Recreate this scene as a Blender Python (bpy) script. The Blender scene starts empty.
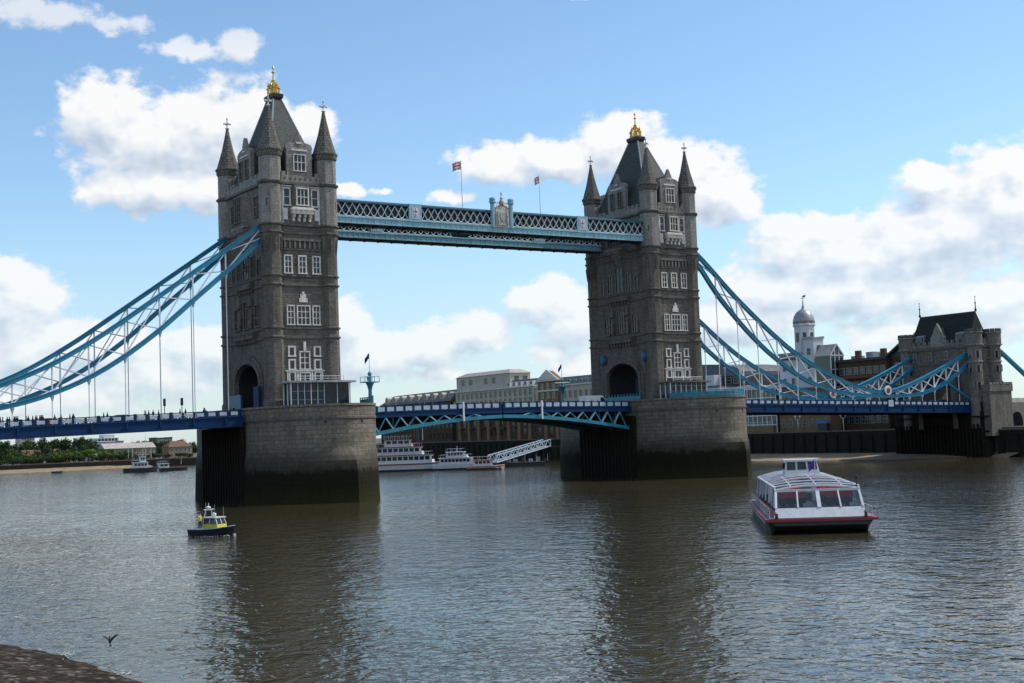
import bpy, bmesh, math, random
from mathutils import Vector, Matrix
random.seed(7)
S = bpy.context.scene
COL = S.collection
R = math.radians

# ---------------------------------------------------------------- camera
cam = bpy.data.cameras.new('camera'); camo = bpy.data.objects.new('camera', cam); COL.objects.link(camo)
yaw, pitch, roll = 0.583270832, 0.0685828347, -0.036563896
f = Vector((math.sin(yaw)*math.cos(pitch), math.cos(yaw)*math.cos(pitch), math.sin(pitch)))
r0 = Vector((math.cos(yaw), -math.sin(yaw), 0)); u0 = r0.cross(f)
rr = r0*math.cos(roll)+u0*math.sin(roll); uu = -r0*math.sin(roll)+u0*math.cos(roll)
M = Matrix((rr, uu, -f)).transposed().to_4x4(); M.translation = Vector((-135.143641, -216.651619, 9.9504125))
camo.matrix_world = M
cam.sensor_width = 36; cam.lens = 1325.386*36/1024; cam.clip_start = .5; cam.clip_end = 30000
S.camera = camo
# ---------------------------------------------------------------- light
SUN_EL, SUN_AZ = R(50), R(106)        # azimuth from +Y towards +X
sd = bpy.data.lights.new('sun', 'SUN'); sd.energy = 3.4; sd.angle = R(.5); sd.color = (1, .95, .87)
so = bpy.data.objects.new('sun', sd); COL.objects.link(so)
sv = Vector((math.sin(SUN_AZ)*math.cos(SUN_EL), math.cos(SUN_AZ)*math.cos(SUN_EL), math.sin(SUN_EL)))
so.rotation_euler = sv.to_track_quat('Z', 'Y').to_euler(); so.location = (0, 0, 300)
S.view_settings.view_transform = 'Standard'; S.view_settings.look = 'None'
S.view_settings.exposure = 0; S.view_settings.gamma = 1
S.cycles.max_bounces = 6; S.cycles.transparent_max_bounces = 8

# ---------------------------------------------------------------- node helpers
class NT:
    def __init__(s, tree): s.t = tree
    def n(s, typ, ins=None, **kw):
        n = s.t.nodes.new(typ)
        for k, v in kw.items(): setattr(n, k, v)
        for k, v in (ins or {}).items():
            if hasattr(v, 'links'): s.t.links.new(v, n.inputs[k])
            else: n.inputs[k].default_value = v
        return n
    def m(s, op, a, b=None, c=None, clamp=False):
        d = {0: a}
        if b is not None: d[1] = b
        if c is not None: d[2] = c
        return s.n('ShaderNodeMath', d, operation=op, use_clamp=clamp).outputs[0]
    def vm(s, op, a, b=None, out=0):
        d = {0: a}
        if b is not None: d[1] = b
        return s.n('ShaderNodeVectorMath', d, operation=op).outputs[out]
    def noise(s, vec, scale, detail=4, rough=.55, dist=0, out=0):
        return s.n('ShaderNodeTexNoise', {'Vector': vec, 'Scale': scale, 'Detail': detail, 'Roughness': rough, 'Distortion': dist}).outputs[out]
    def ramp(s, fac, stops, interp='LINEAR'):
        n = s.n('ShaderNodeValToRGB', {0: fac}); e = n.color_ramp.elements; n.color_ramp.interpolation = interp
        while len(e) < len(stops): e.new(.5)
        for x, (p, c) in zip(e, stops): x.position = p; x.color = (*c, 1) if len(c) == 3 else c
        return n.outputs[0]
    def mix(s, fac, a, b, blend='MIX'):
        n = s.t.nodes.new('ShaderNodeMix'); n.data_type = 'RGBA'; n.blend_type = blend; n.clamp_factor = True
        for i, v in ((0, fac), (6, a), (7, b)):
            if hasattr(v, 'links'): s.t.links.new(v, n.inputs[i])
            else: n.inputs[i].default_value = (*v, 1) if isinstance(v, tuple) and len(v) == 3 else v
        return n.outputs[2]
    def mapr(s, v, a, b, c=0, d=1, smooth=False):
        return s.n('ShaderNodeMapRange', {0: v, 1: a, 2: b, 3: c, 4: d}, interpolation_type='SMOOTHSTEP' if smooth else 'LINEAR').outputs[0]

# ---------------------------------------------------------------- world: Nishita sky with procedural clouds
W = bpy.data.worlds.new('World'); S.world = W; W.use_nodes = True
wt = W.node_tree; wt.nodes.clear(); w = NT(wt)
sky = w.n('ShaderNodeTexSky', sky_type='NISHITA', sun_disc=False, sun_elevation=SUN_EL, sun_rotation=SUN_AZ,
          air_density=1.0, dust_density=.35, ozone_density=1.6, altitude=0)
BLOBS = [(0.2892,0.2362,0.0362,0.0302),(0.3257,0.2215,0.0528,0.0302),(0.3656,0.2308,0.0453,0.0317),(0.3951,0.2369,0.0287,0.0257),(0.318,0.1892,0.0468,0.0196),(0.3574,0.1859,0.034,0.0166),(0.4321,0.2312,0.0242,0.0166),(0.2431,0.3083,0.0642,0.0166),(0.2987,0.3033,0.0453,0.0121),(0.3487,0.2872,0.0415,0.0106),(0.3853,0.2902,0.0196,0.0166),(0.2233,0.1064,0.0332,0.0257),(0.2336,0.0745,0.0453,0.0264),(0.2812,0.0738,0.0679,0.0181),(0.3298,0.0533,0.0679,0.0257),(0.2534,0.0421,0.0679,0.0166),(0.3586,0.0687,0.0302,0.0166),(0.4608,0.184,0.0181,0.0068),(0.537,0.178,0.0181,0.0075),(0.491,0.185,0.0091,0.0038),(0.579,0.2012,0.0347,0.0136),(0.6249,0.2031,0.0377,0.0166),(0.6711,0.2142,0.0317,0.0211),(0.7153,0.191,0.034,0.0226),(0.7408,0.1746,0.0302,0.0242),(0.7552,0.1663,0.0189,0.0166),(0.4618,0.0849,0.0196,0.0196),(0.4775,0.0597,0.0377,0.0181),(0.5213,0.0681,0.0317,0.0181),(0.5594,0.0781,0.0272,0.0136),(0.6094,0.0989,0.0287,0.0151),(0.6315,0.083,0.0272,0.0196),(0.6117,0.0596,0.0272,0.0121),(0.5281,0.0452,0.0604,0.0106),(0.6413,0.0449,0.0302,0.0136),(0.7973,0.1282,0.0347,0.0226),(0.8296,0.1246,0.0377,0.0226),(0.8684,0.1219,0.0453,0.0272),(0.9072,0.1332,0.0453,0.0317),(0.9419,0.1479,0.0453,0.0392),(0.9567,0.171,0.0196,0.0136),(0.8929,0.1716,0.0226,0.0121),(0.8423,0.0946,0.0755,0.0226),(0.7776,0.0984,0.0453,0.0196),(0.9314,0.0815,0.0604,0.0211),(0.7546,0.0774,0.0528,0.0166),(0.8895,0.0627,0.083,0.0121),(0.829,0.2203,0.0136,0.0068),(0.7831,0.1937,0.0181,0.0075),(0.6451,0.3183,0.0302,0.0053)]
g = bpy.data.node_groups.new('cloud_density', 'ShaderNodeTree')
g.interface.new_socket('Vector', in_out='INPUT', socket_type='NodeSocketVector'); g.interface.new_socket('Detail', in_out='INPUT', socket_type='NodeSocketFloat')
g.interface.new_socket('Density', in_out='OUTPUT', socket_type='NodeSocketFloat')
WISP = {7: .55, 8: .55, 9: .6, 10: .8, 14: .75, 13: .8, 15: .85, 17: .8, 18: .8, 19: .7, 33: .6, 32: .7, 46: .85, 47: -.3, 48: -.3, 49: .3}
q = NT(g); gin = q.n('NodeGroupInput'); gi = gin.outputs[0]
wob = q.vm('ADD', gi, q.vm('MULTIPLY', q.vm('SUBTRACT', q.noise(gi, 30, 4, .55, out=1), (.5, .5, .5)), (.026, .018, 0)))
acc = None
for bi, (a, e, ra, re) in enumerate(BLOBS):
    l = q.vm('LENGTH', q.vm('MULTIPLY', q.vm('SUBTRACT', wob, (a, e, 0)), (1/ra/1.25, 1/re/1.25, 0)), out=1)
    v = q.m('SUBTRACT', WISP.get(bi, 1), l)
    acc = v if acc is None else q.m('SMOOTH_MAX', acc, v, .25)
acc = q.m('MAXIMUM', acc, -.6)
fb = q.noise(q.vm('MULTIPLY', gi, (1, 1.35, 1)), 42, gin.outputs[1], .6)
den = q.m('ADD', acc, q.m('MULTIPLY', q.m('SUBTRACT', fb, .5), 1.35))
# the rest of the sky, round and above the view, has scattered clouds, more added behind the camera to light the west faces
sep = q.n('ShaderNodeSeparateXYZ', {0: gi})
big = q.noise(gi, 3.4, 7, .55)
up = q.mapr(sep.outputs[1], .36, .5, 0, 1, True)
side = q.m('MAXIMUM', q.mapr(sep.outputs[0], .12, .02, 0, 1, True), q.mapr(sep.outputs[0], 1.02, 1.15, 0, 1, True))
msk = q.m('MAXIMUM', up, side)
gen = q.m('MULTIPLY', q.m('SUBTRACT', big, q.m('ADD', .52, q.m('MULTIPLY', q.m('COSINE', q.m('SUBTRACT', sep.outputs[0], 3.0)), -.10))), 4.0)
den = q.m('ADD', q.m('MULTIPLY', den, q.m('SUBTRACT', 1, msk)), q.m('MULTIPLY', gen, msk))
go = q.n('NodeGroupOutput', {0: den})
tc = w.n('ShaderNodeTexCoord').outputs['Generated']
sp = w.n('ShaderNodeSeparateXYZ', {0: w.vm('NORMALIZE', tc)})
az = w.m('ARCTAN2', sp.outputs[0], sp.outputs[1]); el = w.m('ARCSINE', sp.outputs[2])
ae = w.n('ShaderNodeCombineXYZ', {0: az, 1: el, 2: 0}).outputs[0]
def dens(vec, det):
    n = w.n('ShaderNodeGroup', node_tree=g); wt.links.new(vec, n.inputs[0]); n.inputs[1].default_value = det; return n.outputs[0]
d0 = dens(ae, 7); ds = dens(ae, 2.2); d1 = dens(w.vm('ADD', ae, (.007, .016, 0)), 2.2)
alpha = w.mapr(d0, -.03, .33, 0, 1, True)
lit = w.m('ADD', .66, w.m('MULTIPLY', w.m('SUBTRACT', ds, d1), .85))
lit = w.m('SUBTRACT', lit, w.m('MULTIPLY', w.mapr(ds, .45, 1.1, 0, 1), .10), clamp=True)
lit = w.m('ADD', lit, 0, clamp=True)
CL = 10.0   # cloud radiance is given for the Background strength below
ccol = w.ramp(lit, [(.0, (.50, .58, .70)), (.4, (.68, .75, .85)), (.68, (.85, .88, .92)), (.92, (1.0, .99, .98))])
ccol = w.vm('SCALE', ccol); ccol.node.inputs['Scale'].default_value = CL
# sky tuned to the clear pale blue of the day, milkier towards the horizon
skyc = w.mix(1.0, sky.outputs[0], (1.44, 1.64, 1.72), 'MULTIPLY')
haze = w.mapr(el, .0, .2, .5, 0, True)
skyc = w.mix(haze, skyc, (5.4, 6.7, 8.4))
final = w.mix(w.m('MULTIPLY', alpha, w.m('MULTIPLY', w.mapr(el, .05, .17, .72, .95), w.mapr(el, .262, .30, 1, .68))), skyc, ccol)
final = w.mix(w.mapr(el, -.02, .0, 1, 0), final, (1.6, 1.7, 1.6))
bg = w.n('ShaderNodeBackground', {'Color': final, 'Strength': .1})
wt.links.new(bg.outputs[0], w.n('ShaderNodeOutputWorld').inputs[0])
W.cycles.sampling_method = 'MANUAL'; W.cycles.sample_map_resolution = 512

# ---------------------------------------------------------------- materials
MATS = {}
def newmat(name):
    m = bpy.data.materials.new(name); m.use_nodes = True; t = m.node_tree; t.nodes.clear(); k = NT(t)
    b = k.n('ShaderNodeBsdfPrincipled'); o = k.n('ShaderNodeOutputMaterial'); t.links.new(b.outputs[0], o.inputs[0])
    MATS[name] = m; return m, k, b
def L(k, a, b): k.t.links.new(a, b)
def simple(name, col, rough=.6, metal=0, var=.12, scale=1.5, spec=.5, bump=0, dirt=0):
    m, k, b = newmat(name)
    P = k.n('ShaderNodeNewGeometry').outputs['Position']
    nz = k.noise(P, scale, 5, .6)
    c = k.mix(k.mapr(nz, .3, .7, 0, 1), tuple(x*(1-var) for x in col), tuple(min(1, x*(1+var)) for x in col))
    if dirt:
        st = k.noise(k.vm('MULTIPLY', P, (2.2, 2.2, .35)), 1.2, 5, .65)
        c = k.mix(k.mapr(st, .5, .75, 0, dirt), c, tuple(x*.35 for x in col))
    L(k, c, b.inputs['Base Color']); b.inputs['Roughness'].default_value = rough; b.inputs['Metallic'].default_value = metal
    b.inputs['Specular IOR Level'].default_value = spec
    if bump:
        bn = k.n('ShaderNodeBump', {'Height': nz, 'Strength': bump, 'Distance': .05}); L(k, bn.outputs[0], b.inputs['Normal'])
    return m
def wallcoord(k):
    ge = k.n('ShaderNodeNewGeometry'); P = ge.outputs['Position']; N = ge.outputs['True Normal']
    t = k.vm('NORMALIZE', k.vm('ADD', k.vm('CROSS_PRODUCT', (0, 0, 1), N), (.0001, 0, 0)))
    u = k.vm('DOT_PRODUCT', P, t, out=1)
    z = k.n('ShaderNodeSeparateXYZ', {0: P}).outputs[2]
    return P, u, z, k.n('ShaderNodeCombineXYZ', {0: u, 1: z, 2: 0}).outputs[0]
def masonry(name, c1, c2, mortar, bw, bh, ms=.025, stain=.5, stainc=(.05, .047, .04), rough=.85, zramp=None, big=.35):
    m, k, b = newmat(name)
    P, u, z, uv = wallcoord(k)
    br = k.n('ShaderNodeTexBrick', {'Vector': uv, 'Color1': (*c1, 1), 'Color2': (*c2, 1), 'Mortar': (*mortar, 1), 'Scale': 1.0, 'Mortar Size': ms, 'Mortar Smooth': .3, 'Bias': 0., 'Brick Width': bw, 'Row Height': bh})
    n1 = k.noise(P, big, 6, .65)
    c = k.mix(k.mapr(n1, .3, .7, 0, .75), br.outputs[0], k.mix(.5, br.outputs[0], c2))
    st = k.noise(k.vm('MULTIPLY', P, (1.3, 1.3, .16)), .8, 6, .65)
    c = k.mix(k.mapr(st, .45, .75, 0, stain), c, stainc)
    fine = k.noise(P, 2.6, 6, .7)
    c = k.mix(k.mapr(fine, .2, .8, .0, .55), k.vm('SCALE', c), c) if False else k.mix(1, c, k.ramp(fine, [(.25, (.58,)*3), (.75, (1.28,)*3)]), 'MULTIPLY')
    if zramp:
        zz = k.m('ADD', z, k.m('MULTIPLY', k.m('SUBTRACT', k.noise(P, .5, 7, .7), .5), 3.2))
        zz = k.m('ADD', zz, k.m('MULTIPLY', k.m('SUBTRACT', st, .5), 2.0))
        z0, z1, stops = zramp
        a = k.n('ShaderNodeValToRGB', {0: k.mapr(zz, z0, z1)}); e = a.color_ramp.elements
        while len(e) < len(stops): e.new(.5)
        for x, (p, cc) in zip(e, stops): x.position = p; x.color = cc
        c = k.mix(a.outputs[1], c, a.outputs[0])
    L(k, c, b.inputs['Base Color']); b.inputs['Roughness'].default_value = rough; b.inputs['Specular IOR Level'].default_value = .1
    h = k.m('ADD', k.m('MULTIPLY', br.outputs[1], -.6), fine)
    L(k, k.n('ShaderNodeBump', {'Height': h, 'Strength': .6, 'Distance': .06}).outputs[0], b.inputs['Normal'])
    return m
def glassy(name, col, rough=.08, var=.5, sc=.6):
    m, k, b = newmat(name)
    P = k.n('ShaderNodeNewGeometry').outputs['Position']
    c = k.mix(k.mapr(k.noise(P, sc, 3), .3, .7), tuple(x*(1-var) for x in col), tuple(x*(1+var) for x in col))
    L(k, c, b.inputs['Base Color']); b.inputs['Roughness'].default_value = rough; b.inputs['Specular IOR Level'].default_value = .5
    return m
granite = masonry('granite', (.215, .196, .168), (.155, .14, .12), (.085, .077, .067), 1.1, .42, stain=.7)
weathered = masonry('weathered_granite', (.27, .25, .222), (.20, .185, .163), (.11, .102, .09), .9, .4, stain=.65)
ashlar = masonry('ashlar_light', (.38, .36, .325), (.29, .273, .247), (.17, .16, .145), .9, .4, stain=.6)
portland = simple('portland_stone', (.66, .63, .57), .8, var=.22, scale=1.6, dirt=.5)
course = simple('string_course_stone', (.12, .11, .096), .85, var=.3, scale=1.0, dirt=.8)
pierstone = masonry('pier_granite', (.285, .25, .198), (.19, .166, .132), (.125, .11, .088), 1.9, .72, ms=.05, stain=.6, stainc=(.07, .063, .052),
    zramp=(0, 12, [(0, (.026, .026, .007, .97)), (.22, (.012, .0115, .005, .97)), (.40, (.012, .0115, .006, .96)), (.46, (.035, .031, .022, .85)), (.62, (.04, .036, .03, .6)), (.74, (.10, .09, .075, .2)), (.84, (.2, .18, .15, .0))]), big=.2)
slate = masonry('roof_slate', (.105, .118, .108), (.075, .086, .078), (.035, .037, .037), .45, .3, ms=.03, stain=.35, stainc=(.10, .11, .095), rough=.55)
conestone = masonry('spire_stone', (.24, .228, .20), (.155, .147, .128), (.07, .065, .056), .6, .5, ms=.06, stain=.45)
lead = simple('lead_roof', (.30, .32, .34), .45, .3, var=.25, scale=2)
iron_black = simple('black_iron', (.018, .018, .02), .5)
gold = simple('gilding', (.72, .47, .10), .38, .7, var=.3, scale=4)
gold.node_tree.nodes  # gilt metal
teal = simple('teal_paint', (.025, .21, .30), .38, var=.22, scale=.7, dirt=.25)
teal_pale = simple('pale_teal_paint', (.25, .46, .53), .45, var=.18, scale=.8, dirt=.25)
teal_deep = simple('deep_teal_paint', (.018, .085, .125), .5, var=.25, scale=.8, dirt=.3)
chainblue = simple('chain_blue_paint', (.013, .215, .345), .38, var=.18, scale=.6, dirt=.22)
navy = simple('navy_paint', (.003, .033, .105), .6, spec=.2, var=.2, scale=.5, dirt=.3)
cobalt = simple('cobalt_paint', (.012, .09, .19), .45, var=.2, dirt=.3)
whitepaint = simple('white_paint', (.74, .76, .78), .5, var=.08, scale=1, dirt=.18)
panelwhite = simple('panel_white', (.42, .50, .58), .5, var=.12, scale=1, dirt=.2)
cream = simple('cream_relief', (.55, .5, .42), .7, var=.35, scale=6)
redpaint = simple('red_paint', (.42, .035, .03), .5)
rust = simple('crown_terracotta', (.45, .27, .17), .6, var=.3, scale=5)
underside = simple('girder_underside', (.035, .042, .045), .7, var=.3)
glass = glassy('window_glass', (.018, .021, .024))
cabglass = glassy('cabin_glass', (.010, .026, .034), .06, sc=.9); cabglass.node_tree.nodes['Principled BSDF'].inputs['Specular IOR Level'].default_value = .25
darkslate = masonry('dark_slate', (.045, .048, .045), (.03, .033, .031), (.02, .021, .02), .45, .3, ms=.03, stain=.3, rough=.7)
asphalt = simple('asphalt', (.05, .05, .052), .85, var=.25, scale=2)
paving = simple('paving', (.22, .21, .2), .85, var=.2, scale=2)
# ---------------------------------------------------------------- mesh builder
class MB:
    def __init__(s): s.v = []; s.f = []; s.mi = []; s.cur = 0; s.sm = []
    def add(s, vs, fs, smooth=False):
        o = len(s.v); s.v += [tuple(x) for x in vs]
        for q in fs: s.f.append(tuple(i+o for i in q)); s.mi.append(s.cur); s.sm.append(smooth)
        return s
    def box(s, x0, x1, y0, y1, z0, z1):
        return s.add([(x, y, z) for z in (z0, z1) for x, y in ((x0, y0), (x1, y0), (x1, y1), (x0, y1))],
                     [(3, 2, 1, 0), (4, 5, 6, 7), (0, 1, 5, 4), (1, 2, 6, 5), (2, 3, 7, 6), (3, 0, 4, 7)])
    def beam(s, p, q, a, b=None, up=(0, 0, 1)):
        p, q = Vector(p), Vector(q); d = (q-p).normalized(); up = Vector(up)
        if abs(d.dot(up)) > .98: up = Vector((1, 0, 0))
        x = d.cross(up).normalized()*a/2; y = x.cross(d).normalized()*(b or a)/2
        c = (-x-y, x-y, x+y, -x+y)
        return s.add([p+k for k in c]+[q+k for k in c], [(3, 2, 1, 0), (4, 5, 6, 7), (0, 1, 5, 4), (1, 2, 6, 5), (2, 3, 7, 6), (3, 0, 4, 7)])
    def tube(s, pts, r, n=8):
        pts = [Vector(p) for p in pts]; rings = []
        for i, p in enumerate(pts):
            d = (pts[min(i+1, len(pts)-1)]-pts[max(i-1, 0)]).normalized()
            u = Vector((0, 0, 1)) if abs(d.z) < .9 else Vector((1, 0, 0))
            x = d.cross(u).normalized(); y = x.cross(d)
            rad = r[i] if isinstance(r, (list, tuple)) else r
            rings.append([p+(x*math.cos(a)+y*math.sin(a))*rad for a in [2*math.pi*k/n for k in range(n)]])
        return s.loft(rings, smooth=n > 6)
    def loft(s, rings, cap=True, smooth=False, closed=True):
        n = len(rings[0]); vs = [p for r in rings for p in r]; fs = []
        for i in range(len(rings)-1):
            for k in range(n if closed else n-1):
                a, b = i*n+k, i*n+(k+1) % n; fs.append((a, b, b+n, a+n))
        s.add(vs, fs, smooth)
        if cap:
            o = len(s.v)-len(vs)
            s.f.append(tuple(o+k for k in range(n))[::-1]); s.f.append(tuple(o+(len(rings)-1)*n+k for k in range(n)))
            s.mi += [s.cur]*2; s.sm += [False]*2
        return s
    def lathe(s, c, prof, n=8, ph=0., smooth=False, sx=1, sy=1):
        return s.loft([[(c[0]+r*sx*math.cos(ph+2*math.pi*k/n), c[1]+r*sy*math.sin(ph+2*math.pi*k/n), c[2]+z) for k in range(n)] for r, z in prof], smooth=smooth)
    def prism(s, poly, ax, a, b):
        def P(u, v, w): return {'x': (w, u, v), 'y': (u, w, v), 'z': (u, v, w)}[ax]
        n = len(poly); vs = [P(u, v, a) for u, v in poly]+[P(u, v, b) for u, v in poly]
        fs = [tuple(range(n))[::-1], tuple(range(n, 2*n))]+[(k, (k+1) % n, (k+1) % n+n, k+n) for k in range(n)]
        return s.add(vs, fs)
    def build(s, name, mat, parent=None, off=(0, 0, 0), bevel=0):
        me = bpy.data.meshes.new(name); o = Vector(off)
        me.from_pydata([tuple(Vector(v)-o) for v in s.v], [], s.f)
        mats = mat if isinstance(mat, (list, tuple)) else [mat]
        for m in mats: me.materials.append(m)
        me.polygons.foreach_set('material_index', s.mi); me.polygons.foreach_set('use_smooth', s.sm)
        bm = bmesh.new(); bm.from_mesh(me); bmesh.ops.recalc_face_normals(bm, faces=bm.faces); bm.to_mesh(me); bm.free()
        me.update()
        ob = bpy.data.objects.new(name, me); COL.objects.link(ob)
        if parent is not None: ob.parent = parent
        else: ob.location = o
        if bevel:
            bv = ob.modifiers.new('bevel', 'BEVEL'); bv.width = bevel; bv.segments = 2; bv.limit_method = 'ANGLE'
        return ob
def tag(o, label=None, cat=None, group=None, kind=None):
    if label: o['label'] = label
    if cat: o['category'] = cat
    if group: o['group'] = group
    if kind: o['kind'] = kind
    return o
def thing(name, label, cat, loc=(0, 0, 0), rz=0, group=None):
    o = bpy.data.objects.new(name, None); COL.objects.link(o); o.location = loc; o.rotation_euler = (0, 0, rz); o.empty_display_size = .5
    return tag(o, label, cat, group)
KIDS = lambda o: [c for c in COL.objects if c.parent == o]
def copy_tree(o, parent=None, kids=None):
    if kids is None:
        kids = {}
        for c in COL.objects:
            if c.parent: kids.setdefault(c.parent.name, []).append(c)
    c = o.copy(); COL.objects.link(c)
    if parent is not None: c.parent = parent
    for ch in kids.get(o.name, []): copy_tree(ch, c, kids)
    return c
def inst(o, name, parent, loc, rz=0):
    c = o.copy(); c.name = name; COL.objects.link(c); c.parent = parent; c.location = loc; c.rotation_euler = (0, 0, rz); return c
def arch(w, zs, zt, n=10, c=0, power=1.0):
    """half-ellipse arch outline from right spring to left spring"""
    return [(c+w*math.cos(math.pi*i/n), zs+(zt-zs)*math.sin(math.pi*i/n)**power) for i in range(n+1)]

# ================================================================ setting: water, banks
m, k, b = newmat('river_water')
P = k.n('ShaderNodeNewGeometry').outputs['Position']
sw = k.noise(P, .012, 4, .6)
b.inputs['Base Color'].default_value = (.05, .043, .026, 1)
L(k, k.mix(k.mapr(sw, .35, .65), (.043, .038, .019), (.060, .053, .032)), b.inputs['Base Color'])
b.inputs['Roughness'].default_value = .05; b.inputs['IOR'].default_value = 1.33
h1 = k.noise(k.vm('MULTIPLY', P, (1.15, .9, 1)), .3, 2, .5, .5)
h2 = k.noise(P, 1.2, 2.2, .45, .8)
h3 = k.noise(P, 2.8, 1, .5, .3)
calm = k.mapr(k.noise(k.vm('MULTIPLY', P, (1.6, .7, 1)), .03, 5, .65), .3, .7, .55, 1.35)
hh = k.m('ADD', k.m('ADD', k.m('MULTIPLY', h1, 1.3), k.m('MULTIPLY', h2, .8)), k.m('MULTIPLY', h3, .14))
bp = k.n('ShaderNodeBump', {'Height': hh, 'Strength': 1.0, 'Distance': .115}); L(k, calm, bp.inputs['Strength'])
L(k, bp.outputs[0], b.inputs['Normal'])
water = MATS['river_water']
mud = simple('river_mud', (.020, .017, .013), .9, spec=.08, var=.45, scale=2.5, bump=.6)
sand = simple('foreshore_sand', (.27, .20, .12), .9, var=.35, scale=.25)
earth = simple('earth', (.10, .095, .07), .95, var=.3, scale=.1)
wallstone = masonry('river_wall_stone', (.035, .031, .025), (.025, .022, .018), (.015, .013, .011), 1.6, .6, stain=.7, stainc=(.018, .017, .012))

def struct(name, mb, mat): return tag(mb.build(name, mat), kind='structure')
struct('river_water', MB().add([(-9000, -9000, 0), (9000, -9000, 0), (9000, 9000, 0), (-9000, 9000, 0)], [(0, 1, 2, 3)]), water)
struct('river_bed', MB().add([(-9000, -9000, -6), (9000, -9000, -6), (9000, 9000, -6), (-9000, 9000, -6)], [(0, 1, 2, 3)]), mud)
# south bank land, far bank land, near wharf
struct('south_bank_ground', MB().box(138, 9000, -3000, 420, -5.9, 7.0), earth)
struct('far_bank_ground', MB().box(-9000, 9000, 421, 9000, -5.9, 3.2), earth)
struct('near_wharf_ground', MB().box(-3000, -137.5, -3000, 380, -5.9, 8.2), paving)
# sandy foreshore strips
def strip(name, pts, mat, n=0):
    """pts: rows of (x,y,z) across, lofted to a sheet"""
    mb = MB(); mb.loft(pts, cap=False, closed=False, smooth=True); return struct(name, mb, mat)
rows = []
for i in range(25):
    y = -20+i*7.0
    t = max(0, min(1, (y+12)/30)); e = 1 if y < 95 else max(0, 1-(y-95)/50)
    wdt = (4+24*t*e+2.5*math.sin(y*.21)+1.5*math.sin(y*.53))
    rows.append([(138-wdt-4, y, -.8), (138-wdt*.75, y, .10+.05*math.sin(y)), (138-wdt*.4, y, .5), (138.3, y, 1.3)])
strip('south_foreshore', rows, sand)
rows = []
for i in range(30):
    x = -420+i*17.0
    wdt = (26+3*math.sin(x*.05)) * (1 if x < 20 else max(.05, 1-(x-20)/45))
    rows.append([(x, 421-wdt-6, -.8), (x, 421-wdt*.7, .25), (x, 421-wdt*.3, .7), (x, 421.3, 1.4)])
strip('far_foreshore', rows, sand)
# gravel foreshore at the camera's feet
mb = MB(); NX, NY = 60, 90; vs = []; fs = []
for j in range(NY+1):
    y = -230+j*1.45
    for i in range(NX+1):
        x = -137.6+(i/NX)*24
        edge = -117.45+.06*math.sin(y*.9)+.05*math.sin(y*2.3+1)-.0068*max(0, y+160.5)**2 if y < -143.5 else -119.42-(y+143.5)*.5
        z = (edge-x)*.115+.02*math.sin(x*1.3+y*.7)*math.sin(y*1.1)+random.uniform(-.03, .03)
        vs.append((x, y, max(z, -1.2)))
for j in range(NY):
    for i in range(NX):
        a = j*(NX+1)+i; fs.append((a, a+1, a+NX+2, a+NX+1))
mb.add(vs, fs, True)
gravel, k, b = newmat('wet_gravel')
P = k.n('ShaderNodeNewGeometry').outputs['Position']
vo = k.n('ShaderNodeTexVoronoi', {'Vector': P, 'Scale': 3.6})
pc = k.ramp(k.n('ShaderNodeSeparateXYZ', {0: vo.outputs['Color']}).outputs[0], [(0, (.014, .010, .007)), (.55, (.045, .031, .020)), (.85, (.08, .062, .043)), (1, (.22, .2, .18))])
nz = k.noise(P, .5, 4)
L(k, k.mix(k.mapr(nz, .45, .75, 0, .8), pc, (.018, .013, .009)), b.inputs['Base Color']); b.inputs['Roughness'].default_value = .9; b.inputs['Specular IOR Level'].default_value = .08
L(k, k.n('ShaderNodeBump', {'Height': vo.outputs['Distance'], 'Strength': .8, 'Distance': -.06}).outputs[0], b.inputs['Normal'])
struct('near_foreshore', mb, gravel)
# ================================================================ bridge piers
T = 41.15
def pier_ring(z, k, batter=0., grow=0.):
    """k=0 pointed ogive plan, k=1 rounded plan"""
    pts = []
    A = 10.75+batter; Hh = 19.5+batter; Rr = (A*A+Hh*Hh)/(2*A)
    N = 18
    def side(t):           # t 0..1 from shoulder to nose
        y = math.sin(t*math.pi/2)
        yo = Hh*(1-(1-t)**1.15); xo = (A-Rr)+math.sqrt(max(0, Rr*Rr-yo*yo))
        yr = 16.9*math.sin(t*math.pi/2); xr = 10.3*math.cos(t*math.pi/2)
        return (xo*(1-k)+xr*k+grow*(1-t), 9.5+yo*(1-k)+yr*k+grow*t)
    q = [side(i/N) for i in range(N+1)]; q[-1] = (0, q[-1][1])
    pts += [(x, y) for x, y in q]                       # +x, +y to nose
    pts += [(-x, y) for x, y in q[-2::-1]]
    pts += [(-x, -y) for x, y in q]
    pts += [(x, -y) for x, y in q[-2::-1]]
    return [(x, y, z) for x, y in pts]
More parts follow.
